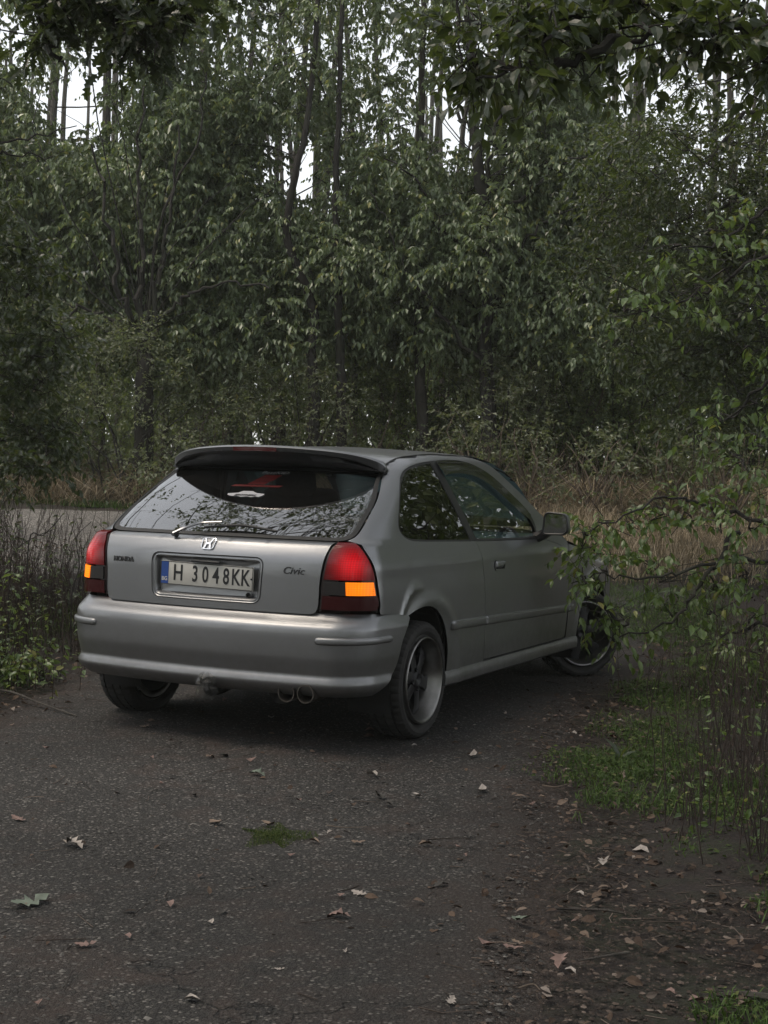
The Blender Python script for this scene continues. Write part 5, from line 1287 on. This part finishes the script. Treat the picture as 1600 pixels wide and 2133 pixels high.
# tall shrub at the left edge, this side of the road
rg = np.random.default_rng(305); base = gp(11.6, -3.9, -.05); cs = []
for q in range(92):
    py = rg.uniform(270, 985); lim = np.interp(py, [270, 420, 560, 690, 760, 860, 960, 1000], [20, 60, 120, 175, 120, 165, 150, 40]); px = -220 + (lim + 220) * rg.random() ** .6 - 28
    cs.append((at(px, py, 11.6 + rg.uniform(-.8, .8)), rg.uniform(.20, .30), rg.uniform(.7, 1.2)))
lims = [[(-160, 420), (-40, 330), (30, 320), (110, 325)], [(-160, 380), (-40, 310), (60, 290), (160, 262)]]
ex = [([at(x, y, 11.2) for x, y in q], .014, .004) for q in lims]
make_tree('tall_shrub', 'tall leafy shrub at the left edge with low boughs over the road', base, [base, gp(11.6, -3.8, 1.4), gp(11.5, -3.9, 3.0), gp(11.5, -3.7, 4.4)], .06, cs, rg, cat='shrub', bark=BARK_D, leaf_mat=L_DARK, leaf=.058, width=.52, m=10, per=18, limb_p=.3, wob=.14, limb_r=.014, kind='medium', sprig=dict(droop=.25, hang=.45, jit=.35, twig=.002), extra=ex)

# crowns over the path, out of the picture: they shade the car and show in its windows
def canopy_tree(name, label, s, t, H, rx, ry, n, seed, z0, ox=0.0):
    rg = np.random.default_rng(seed); base = gp(s, t, -.05); cs = []
    for q in range(n):
        a = rg.uniform(0, 6.28); k = math.sqrt(rg.random()); c = base + RH * (ox + rx * k * math.cos(a)) + FH * ry * k * math.sin(a) + np.array([0, 0, rg.uniform(z0, H)])
        d = (c - CAM) @ AX_F
        if d > .5:
            x, y = seen(c)
            if y > -.9 * FPX / d: continue
        cs.append((c, rg.uniform(.5, .9), .8))
    make_tree(name, label, base, [base, base + [0, 0, H * .4], base + RH * ox * .4 + [0, 0, H * .85]], .17, cs, rg, group='trees standing along the path', leaf_mat=L_DARK, leaf=.085, width=.5, m=12, per=22, limb_r=.016, limb_p=.6, wob=.16, sprig=dict(SPR, twig=0))
canopy_tree('unseen_tree', 'tree beside the path at the left, its crown over the car', 10.0, -5.6, 11.5, 4.6, 4.0, 150, 401, 6.4, 2.6)
canopy_tree('unseen_tree', 'tree beside the path at the right, its crown over the bonnet', 9.0, 5.6, 11.0, 4.2, 4.0, 60, 402, 6.0, -1.8)
canopy_tree('unseen_tree', 'unseen tree added at the left, its crown shading the rear of the car', 3.6, -4.4, 10.0, 3.6, 2.8, 60, 405, 6.0, 3.9)  # added out of view to keep sun off the car's tail and the ground
canopy_tree('unseen_tree', 'tree beside the path behind the photographer at the left', -1.5, -4.2, 9.5, 4.5, 4.2, 90, 403, 3.2, 2.2)
canopy_tree('unseen_tree', 'tree beside the path behind the photographer at the right', -2.5, 4.2, 9.5, 4.5, 4.2, 90, 404, 3.2, -1.5)

fo = Foliage(np.random.default_rng(411)); rg = np.random.default_rng(412)
for k in range(800):
    m_ = k % 3 if k < 420 else 1 if k < 700 else 0
    if m_ == 0: s, t, z = rg.uniform(-18, -5), rg.uniform(-16, 16), rg.uniform(.2, 7)
    elif m_ == 1: s, t, z = rg.uniform(12, 32), rg.uniform(7, 24), rg.uniform(.3, 12)
    else: s, t, z = rg.uniform(-4, 34), -rg.uniform(8.5, 22), rg.uniform(.3, 8)
    if m_ and abs(t) < .31 * s + 1.5: continue
    if m_ == 2 and 12 < s < 18.5: continue
    fo.cluster(gp(s, t, z), rg.uniform(.9, 1.4), 14, 8, .29, .5, droop=.4, hang=.5, twig=0)
o = fo.build(None, L_FAR, TWIG, 'small', 'surrounding_woods'); tag(o, None, None, None, 'stuff')

# ----------------------------------------------------------------------------------------------
# ground cover
# ----------------------------------------------------------------------------------------------
def blades(name, P, h, w, mat, rng, lean=.35, parent=None, base=0.0, nseg=2):
    n = len(P); a = rng.random(n) * 6.283; d = np.stack([np.cos(a), np.sin(a), np.zeros(n)], 1); side = np.stack([-d[:, 1], d[:, 0], np.zeros(n)], 1)
    b = rng.random(n) * 6.283; k = lean * (.3 + rng.random(n)); h = np.broadcast_to(h, (n,)); ld = np.stack([np.cos(b), np.sin(b), np.zeros(n)], 1)
    mid = P + np.array([0, 0, 1]) * (h * .6)[:, None] + ld * (h * k * .35)[:, None]; tip = P + np.array([0, 0, 1]) * (h * np.clip(1 - .5 * k, .2, 1))[:, None] + ld * (h * k)[:, None]
    ww = np.broadcast_to(w, (n,))[:, None]
    v = np.stack([P - side * ww, P + side * ww, mid + side * ww * .7, mid - side * ww * .7, tip], 1) - base
    i = (np.arange(n) * 5)[:, None]
    o = link(name, mesh_np(name, v.reshape(-1, 3), [i + np.array([[0, 1, 2, 3]]), i + np.array([[3, 2, 4]])]), mat, parent); o['kind'] = 'stuff'; return o
TAN = island('dry_grass_blade', [(0, (0.068, 0.059, 0.033)), (.35, (0.152, 0.121, 0.081)), (.75, (0.254, 0.207, 0.142)), (1, (0.439, 0.368, 0.268))], .85, .3, .2, (.2, .15, .08))
GRN = island('green_blade', [(0, (.020, .042, .008)), (.5, (.042, .082, .014)), (1, (.075, .12, .028))], .6, .25, .3)
MOSSY = island('moss_green', [(0, (.020, .036, .008)), (.6, (.042, .066, .014)), (1, (.085, .095, .03))], .7, .2, .2)
REDST = plain('reddish_stalk', (.038, .025, .019), .85, noise=.4)
rg = np.random.default_rng(500)
def patchy(f, lo, hi, seed): return lambda s, t: smooth(lo, hi, hash_noise(s, t, f, seed))
# dead grass on the far verge, thin green fringe at the road edge
s, t = scatter(32000, 18.6, 21.2, -8, 7, lambda s, t: (.12 + .88 * patchy(1.4, .35, .65, 31)(s, t)) * smooth(18.4, 19.3, s), rg)
blades('dry_grass', st_points(s, t), (.16 + .62 * rg.random(len(s)) ** 1.2) * (1 + .5 * smooth(19.4, 21, s)) * (.35 + 1.1 * hash_noise(s, t, 1.7, 71)), .0055, TAN, rg, 1.6)
s, t = scatter(9000, 18.1, 19.4, -9, 8, patchy(1.6, .35, .6, 32), rg)
blades('verge_grass', st_points(s, t), .04 + .12 * rg.random(len(s)), .005, GRN, rg, .7)
s, t = scatter(14000, 12.6, 18.6, 1.5, 8, patchy(.9, .25, .5, 33), rg)
blades('dry_grass', st_points(s, t), .08 + .35 * rg.random(len(s)) ** 1.4, .004, TAN, rg, .9)
# right verge: green mats beside the path
def mats(s, t):
    m = 0
    for a, b, ra, rb in ((6.35, 1.12, .55, .40), (5.65, 1.30, .42, .45), (5.0, 1.45, .5, .32), (7.6, 1.9, 1.0, .45), (9.2, 2.5, 1.3, .6), (4.2, 1.35, .3, .25), (3.35, .86, .18, .14), (11.5, 2.4, 1.2, .7), (5.9, 1.75, .6, .4), (4.6, 1.8, .6, .38), (7.1, 1.45, .6, .36), (8.3, 1.75, .7, .3)):
        m = np.maximum(m, 1 - smooth(.25, 1.25, np.hypot((s - a) / ra, (t - b) / rb) + .9 * (hash_noise(s, t, 5.3, 41) - .5)))
    return m
s, t = scatter(33000, 3.1, 13, .5, 4.0, lambda s, t: mats(s, t) * np.clip(7.5 / s, .3, 1.0), rg)
blades('grass', st_points(s, t), .015 + .05 * rg.random(len(s)), .0022, GRN, rg, 1.1)
s, t = scatter(7000, 3.1, 12, .6, 4.0, lambda s, t: mats(s, t) * .9, rg)
fo = Foliage(rg); P = st_points(s, t, .012); n = len(P); D = unit(np.concatenate([rg.normal(size=(n, 2)), .15 * rg.normal(size=(n, 1))], 1)); N = unit(np.array([0, 0, 1]) + .35 * rg.normal(size=(n, 3))); N = unit(N - np.sum(N * D, 1, keepdims=True) * D)
P[:, 2] += .03 * rg.random(n); L = .012 + .018 * rg.random(n); fo.leaves(P, D, N, L, L * .8); fo.build(None, MOSSY, TWIG, 'small', 'ground_cover')
s, t = scatter(5000, 6.2, 12, -4.2, -1.8, lambda s, t: (T_ := smooth(.0, .5, path_left(s) - t)) * patchy(2.0, .4, .65, 43)(s, t), rg)
blades('grass', st_points(s, t), .03 + .10 * rg.random(len(s)), .003, GRN, rg, .8)
# small tuft growing in the middle of the path
c = on_ground(572, 1742); tuft = tag(empty('grass_tuft', c), 'small tuft of short green grass growing in the middle of the path', 'grass tuft')
n = 2400; a = rg.random(n) * 6.283; k = rg.random(n) ** .75; sx, sy = k * np.cos(a) * .12 * (1 + .35 * np.sin(3 * a + 1)), k * np.sin(a) * .15 * (1 + .3 * np.sin(5 * a))
P = c + sx[:, None] * RH + sy[:, None] * FH; P[:, 2] = ground_z(P[:, 0], P[:, 1])
blades('blades', P, .006 + .018 * rg.random(n) * (1.1 - k), .0011, MOSSY, rg, 1.0, tuft, np.array(c))

# leaves: a bed of litter, and the ones that lie singly
LIT = island('litter_leaf', [(0, (0.017, 0.012, 0.009)), (.35, (0.047, 0.031, 0.022)), (.7, (0.086, 0.059, 0.042)), (.92, (0.140, 0.105, 0.082)), (1, (0.218, 0.187, 0.164))], .8, .1, .25, (.12, .06, .03))
def litter_d(s, t):
    r = smooth(-.55, .35, t - path_right(s)); l = smooth(-.5, .3, path_left(s) - t)
    return np.maximum(np.maximum(r, l) * (.35 + .65 * patchy(1.7, .25, .6, 51)(s, t)), .02) * np.clip(8.0 / s, .25, 1)
s, t = scatter(28000, 3.0, 14.5, -4.6, 4.6, litter_d, rg)
fo = Foliage(rg); P = st_points(s, t, .006); n = len(P); P[:, 2] += .02 * rg.random(n) * (litter_d(s, t) > .3); D = unit(np.concatenate([rg.normal(size=(n, 2)), .22 * rg.normal(size=(n, 1))], 1)); N = unit(np.array([0, 0, 1]) + .45 * rg.normal(size=(n, 3))); N = unit(N - np.sum(N * D, 1, keepdims=True) * D)
L = (.008 + .040 * rg.random(n) ** 2.6); fo.leaves(P, D, N, L, L * (.45 + .3 * rg.random(n))); fo.build(None, LIT, TWIG, 'medium', 'leaf_litter')
# broken twigs and crumbs
s, t = scatter(9000, 3.0, 12, -4.2, 4.0, lambda s, t: np.maximum(litter_d(s, t), .07), rg); n = len(s); P = st_points(s, t, .004)
a = rg.random(n) * 6.283; ln = .012 + .15 * rg.random(n) ** 3; d = np.stack([np.cos(a), np.sin(a), .12 * rg.normal(size=n)], 1) * ln[:, None]; u = np.linspace(-.5, .5, 3)[None, :, None]
fo = Foliage(rg); fo.twigs(P[:, None] + u * d[:, None] + .08 * ln[:, None, None] * rg.normal(size=(n, 3, 3)) * [1, 1, .2], .0020, .0012)
o = link('twig_litter', mesh_np('twig_litter', np.concatenate(fo.tv), np.concatenate(fo.tf), True), island('litter_twig', [(0, (.016, .012, .010)), (.6, (.045, .034, .027)), (1, (.14, .11, .09))], .9)); o['kind'] = 'stuff'

def leaf_variant(kind, curl, cup, seed):
    r = np.random.default_rng(seed); tpl, tri = LEAVES[kind]; v = tpl.copy(); v[:, 2] = curl * (v[:, 0] - .5) ** 2 * 4 + cup * np.abs(v[:, 1]) + .05 * r.normal(size=len(v)); v[:, 2] -= v[:, 2].min(); v[:, 0] -= .5
    me = mesh_np('fallen_leaf', v, tri, True); return me
LEAFCOL = []
for nm, c in (('pale_leaf', (.27, .24, .215)), ('tan_leaf', (.15, .11, .082)), ('brown_leaf', (.070, .044, .031)), ('pinkish_leaf', (.16, .105, .09)), ('grey_green_leaf', (.11, .135, .105)), ('dark_leaf_fallen', (.035, .032, .028))):
    LEAFCOL.append(plain(nm, c, .75, noise=.35, nscale=3.0))
VAR = []
for mi, mt in enumerate(LEAFCOL):
    row_ = []
    for kind, curl, cup, sd in (('oak', .10, .10, 1), ('oak', -.12, .22, 2), ('medium', .14, .15, 3), ('medium', -.08, .35, 4)):
        me = leaf_variant(kind, curl, cup, sd); me.materials.append(mt); row_.append(me)
    VAR.append(row_)
def drop_leaf(P, size, ci, vi, rg, label, group=None, wk=.6):
    o = link('fallen_leaf', VAR[ci][vi]); o.location = P; o.rotation_euler = (rg.normal(0, .12), rg.normal(0, .12), rg.uniform(0, 6.28)); o.scale = (size, size * wk, size)
    return tag(o, label, 'leaf', group)
special = [(775, 1617, .085, 0, 3, 'pale rounded leaf on the path below the exhaust'), (150, 1763, .095, 0, 1, 'large pale curled leaf near the left edge of the path'), (62, 1886, .13, 4, 0, 'grey-green lobed leaf lying at the far left of the path'), (1088, 1918, .085, 4, 0, 'grey toothed leaf at the right side of the path near the sticks'),
           (985, 1577, .07, 0, 2, 'narrow pale leaf behind the rear wheel on the path'), (536, 1616, .08, 4, 1, 'greenish curled leaf left of the pale rounded leaf'), (450, 1716, .075, 1, 0, 'tan leaf beside the grass tuft, on its left'), (558, 1721, .06, 1, 2, 'narrow tan leaf on top of the grass tuft'), (655, 1756, .05, 1, 3, 'small tan leaf touching the right end of the grass tuft'),
           (748, 1865, .055, 0, 0, 'small pale lobed leaf in the middle of the path'), (400, 2086, .045, 0, 3, 'small pale cupped leaf at the bottom of the path'), (178, 1972, .060, 3, 0, 'reddish brown leaf low on the left of the path'), (706, 1914, .075, 3, 1, 'crumbled pinkish leaf in the middle of the path'), (1005, 1650, .07, 0, 2, 'pale leaf lying flat right of the path centre'),
           (1066, 1978, .065, 3, 0, 'pinkish lobed leaf by the dark soil at lower right'), (1015, 1972, .055, 3, 2, 'small pinkish leaf left of another in the lower right'), (1168, 2006, .085, 3, 1, 'long pinkish leaf on the dark soil at lower right'), (1258, 1800, .075, 0, 1, 'bright pale leaf at the edge of the right verge'), (1335, 1778, .07, 0, 3, 'pale leaf below the right grass mat'), (38, 1710, .07, 3, 0, 'reddish leaf at the left edge of the path'), (793, 1664, .085, 5, 1, 'dark shrivelled leaf on the path behind the rear wheel'), (462, 1904, .045, 5, 3, 'small dark leaf in the middle foreground'), (1005, 1645, .05, 1, 0, 'small tan leaf beside the flat pale leaf'), (868, 1660, .05, 0, 2, 'small pale leaf right of the shrivelled dark leaf')]
for px, py, size, ci, vi, label in special:
    drop_leaf(on_ground(px, py) + [0, 0, .004], size, ci, vi, rg, label)
s, t = scatter(95, 3.3, 8.5, .5, 2.6, lambda s, t: smooth(-.25, .25, t - path_right(s)), rg)
for p in st_points(s, t, .014): drop_leaf(p, rg.uniform(.022, .052), int(rg.choice([0, 1, 1, 2, 2, 2, 3])), int(rg.integers(4)), rg, 'fallen leaf among the litter of the right verge', 'fallen leaves on the right verge', rg.uniform(.5, .75))
s, t = scatter(70, 3.2, 8, -2.1, 1.0, lambda s, t: on_path(s, t) * 1.0, rg)
for p in st_points(s, t, .006): drop_leaf(p, rg.uniform(.025, .06), int(rg.choice([0, 1, 2, 3, 5])), int(rg.integers(4)), rg, 'small fallen leaf lying loose on the asphalt path', 'small leaves scattered on the path', rg.uniform(.4, .7))
s, t = scatter(60, 6.0, 9.5, -3.4, -1.7, lambda s, t: smooth(-.1, .35, path_left(s) - t), rg)
for p in st_points(s, t, .014): drop_leaf(p, rg.uniform(.035, .065), int(rg.choice([1, 2, 2, 3, 0])), int(rg.integers(4)), rg, 'fallen leaf in the bed of leaves at the left of the path', 'fallen leaves left of the path', rg.uniform(.5, .75))

# sticks
def stick(pts, r, label, mat=None):
    P = [on_ground(x, y) + [0, 0, dz] for x, y, dz in pts]; c = curve(P, 5); o = MB().tube(c - P[0], np.linspace(r, r * .5, len(c)), 6).build('stick', mat or BARK, None, True); o.location = P[0]; tag(o, label, 'stick')
stick([(-60, 1452, .05), (20, 1460, .05), (80, 1475, .03), (160, 1495, .008)], .008, 'long dark stick lying at the left edge of the path')
stick([(1155, 1897, .008), (1210, 1902, .012), (1260, 1903, .010), (1300, 1908, .008)], .006, 'dark stick lying straight on the lower right soil')
stick([(1310, 1988, .006), (1255, 2000, .010), (1205, 2006, .006)], .004, 'short thin stick below the straight dark stick')
stick([(1130, 1640, .008), (1160, 1645, .012), (1195, 1634, .008)], .004, 'short pale stick at the edge of the right grass', DRYTWIG)
stick([(1600, 2095, .02), (1540, 2088, .02), (1490, 2082, .01)], .012, 'thick dark stick in the bottom right corner')
stick([(1080, 2062, .005), (1110, 2058, .010), (1125, 2066, .005)], .0025, 'thin bent twig on the lower path', DRYTWIG)
stick([(680, 1722, .005), (720, 1728, .008), (765, 1724, .004)], .002, 'thin twig right of the grass tuft', DRYTWIG)

# dry stalks at the right, weeds and bare shoots at the left
def clump(name, label, cat, c, n, spread, h0, h1, mat, rg, leafy=0, lm=None, lean=.12, group=None, r=.0022, leaf=.035):
    g = tag(empty(name, c), label, cat, group); fo = Foliage(rg); b = np.array(c)
    q = rg.normal(size=(n, 2)) * spread; P = b + q[:, :1] * RH + q[:, 1:] * FH; P[:, 2] = ground_z(P[:, 0], P[:, 1]) - .01
    h = h0 + (h1 - h0) * rg.random(n); top = P + np.concatenate([rg.normal(size=(n, 2)) * lean * h[:, None], h[:, None]], 1); u = np.linspace(0, 1, 6)[None, :, None]
    wob = .02 * rg.normal(size=(n, 6, 3)) * u * h[:, None, None]
    st_ = P[:, None] + u * (top - P)[:, None] + wob; fo.twigs(st_, r, r * .5)
    k = rg.integers(0, n, n * 2); f = .45 + .5 * rg.random(n * 2); b0 = P[k] + (top - P)[k] * f[:, None]; d = np.concatenate([rg.normal(size=(n * 2, 2)) * .5, .8 + .4 * rg.random((n * 2, 1))], 1); fo.twigs(b0[:, None] + np.linspace(0, 1, 3)[None, :, None] * (d * (.12 * h[k])[:, None])[:, None], r * .6, r * .3)
    me = mesh_np('stems', np.concatenate(fo.tv) - b, np.concatenate(fo.tf), True); fo.tv = []; fo.tf = []; link('stems', me, mat, g)['kind'] = 'stuff'
    if leafy:
        k = rg.integers(0, n, leafy); f = .15 + .85 * rg.random(leafy); P0 = P[k] + (top - P)[k] * f[:, None] + .015 * rg.normal(size=(leafy, 3)); D = unit(np.concatenate([rg.normal(size=(leafy, 2)), -.2 + .4 * rg.normal(size=(leafy, 1))], 1)); N = unit(np.array([0, 0, 1.]) + .5 * rg.normal(size=(leafy, 3))); N = unit(N - np.sum(N * D, 1, keepdims=True) * D)
        L = leaf * (.6 + .7 * rg.random(leafy)); fo.leaves(P0, D, N, L, L * .5); fo.build(g, lm, TWIG, 'medium', 'leaves')
    return g
rg = np.random.default_rng(600)
for px, py, n, sp, h0, h1, lab in ((1585, 1640, 46, .13, .35, .75, 'reddish dry stalks at the right edge beside the grass mats'), (1520, 1560, 34, .13, .3, .6, 'thin dry stalks left of the reddish ones, behind the grass mat'), (1480, 1740, 26, .12, .2, .45, 'short dry stalks in the lower right grass'), (1600, 1450, 34, .2, .4, .8, 'dry stalks under the hanging branches at the right edge'), (1440, 1460, 22, .2, .2, .4, 'sparse dry stalks below the hanging branch tips'), (1610, 1800, 20, .08, .3, .5, 'few dark stalks at the right edge near the bottom')):
    clump('dry_stalks', lab, 'weeds', on_ground(px, py), int(n * 1.25), sp * 1.2, h0, h1, REDST, rg, 45, L_GREEN, .17, 'dry stalks on the right verge', .0030)
for s, t, n, sp, h0, h1, lf, lm, lab in ((8.6, -2.65, 60, .22, .35, .85, 160, L_GREEN, 'leafy weeds beside the left tail lamp'), (9.4, -3.2, 80, .35, .5, 1.0, 140, L_DARK, 'tall dark weeds behind the left rear corner of the car'), (7.9, -2.55, 60, .25, .15, .4, 260, L_GREEN, 'low green weeds beside the left rear wheel'), (8.0, -3.2, 80, .35, .3, .8, 160, L_DARK, 'mixed weeds at the left edge of the picture'),
                                         (10.4, -3.3, 90, .45, .3, .8, 120, L_BUSH, 'greyish weeds by the road edge at the left'), (10.9, -2.5, 60, .35, .15, .45, 40, L_BUSH, 'dry weeds between the road and the left tail lamp'), (7.1, -2.5, 40, .22, .06, .16, 200, L_GREEN, 'creeping green weeds at the lower left of the wheel'), (11.2, -2.7, 70, .35, .35, .75, 90, L_BUSH, 'brown weeds hiding the near edge of the road'), (11.6, -3.6, 70, .4, .4, .9, 120, L_DARK, 'dark weeds under the tall shrub'), (9.9, -2.45, 60, .28, .3, .7, 70, L_DARK, 'brown stalks and leaves just left of the tail lamp'), (9.0, -3.6, 70, .35, .4, .9, 150, L_GREEN, 'tall green weeds at the left edge of the picture'), (8.4, -2.2, 40, .18, .1, .3, 160, L_GREEN, 'small green weeds behind the left rear wheel')):
    clump('weed_clump', lab, 'weeds', gp(s, t), n * 2, sp * 1.1, h0, h1 * (1.3 if s > 10 else 1), REDST, rg, lf * 4, lm, .22, 'weeds along the left of the path', .0030, .05)
sh = [([(150, 1240), (165, 1180), (160, 1120), (190, 1087)], 9.6, 'bare curved shoot left of the tail lamp'), ([(60, 1130), (90, 1115), (120, 1085), (130, 1072)], 9.8, 'bare forked shoot leaning over the road at the left'), ([(20, 1200), (30, 1150), (70, 1120), (120, 1100)], 9.7, 'long bare shoot bending right before the road')]
for pts, s, lab in sh:
    P = [at(x, y, s) for x, y in pts]; g0 = np.array([P[0][0], P[0][1], float(ground_z(P[0][0], P[0][1]))]); P = [g0] + P
    o = MB().tube(curve(P, 5) - g0, np.linspace(.006, .002, (len(P) - 1) * 5 + 1), 5).build('bare_shoot', BARK_D, None, True); o.location = g0; tag(o, lab, 'shoot', 'bare shoots at the left')
# broad-leaved weed on the right mat
c = on_ground(1292, 1585); wd = tag(empty('broadleaf_weed', c), 'broad-leaved weed standing on the right grass mat', 'weed'); fo = Foliage(rg)
D = unit(np.array([(-1, 0, .35), (-.5, .4, 1.0), (.3, -.2, .9), (.8, .3, .6), (.6, -.6, .3), (-.5, -.7, .2)])); D = D[:, :1] * RH + D[:, 1:2] * FH + D[:, 2:] * np.array([0, 0, 1]); N = unit(np.cross(D, np.cross([0, 0, 1.], D)) * 1.0); N = unit(N)
fo.leaves(np.tile(c, (6, 1)), D, N, np.array([.10, .13, .09, .10, .08, .08]), np.array([.035, .045, .035, .04, .03, .03])); fo.build(wd, L_DARK, TWIG, 'medium', 'leaves')

# slightly hazy air of the wood, added to lift its dark tones
hz = Nodes('hazy_air'); hz.n.remove(hz.p); vol = hz.new('ShaderNodeVolumePrincipled'); vol.inputs['Color'].default_value = (.86, .90, .84, 1); vol.inputs['Density'].default_value = .0013; vol.inputs['Anisotropy'].default_value = .2
hz.link(vol.outputs[0], hz.out.inputs['Volume'])
top = max(max((o.matrix_world @ Vector(c))[2] for c in o.bound_box) for o in bpy.data.objects if o.type == 'MESH' and o.parent is None)
hb = MB().box((C0[0] + 45 * FH[0], C0[1] + 45 * FH[1], 13.5), (262, 212, 33), np.stack([RH, FH, np.array([0, 0, 1.])], 1)); haze = hb.build('haze', hz.m); haze['kind'] = 'stuff'
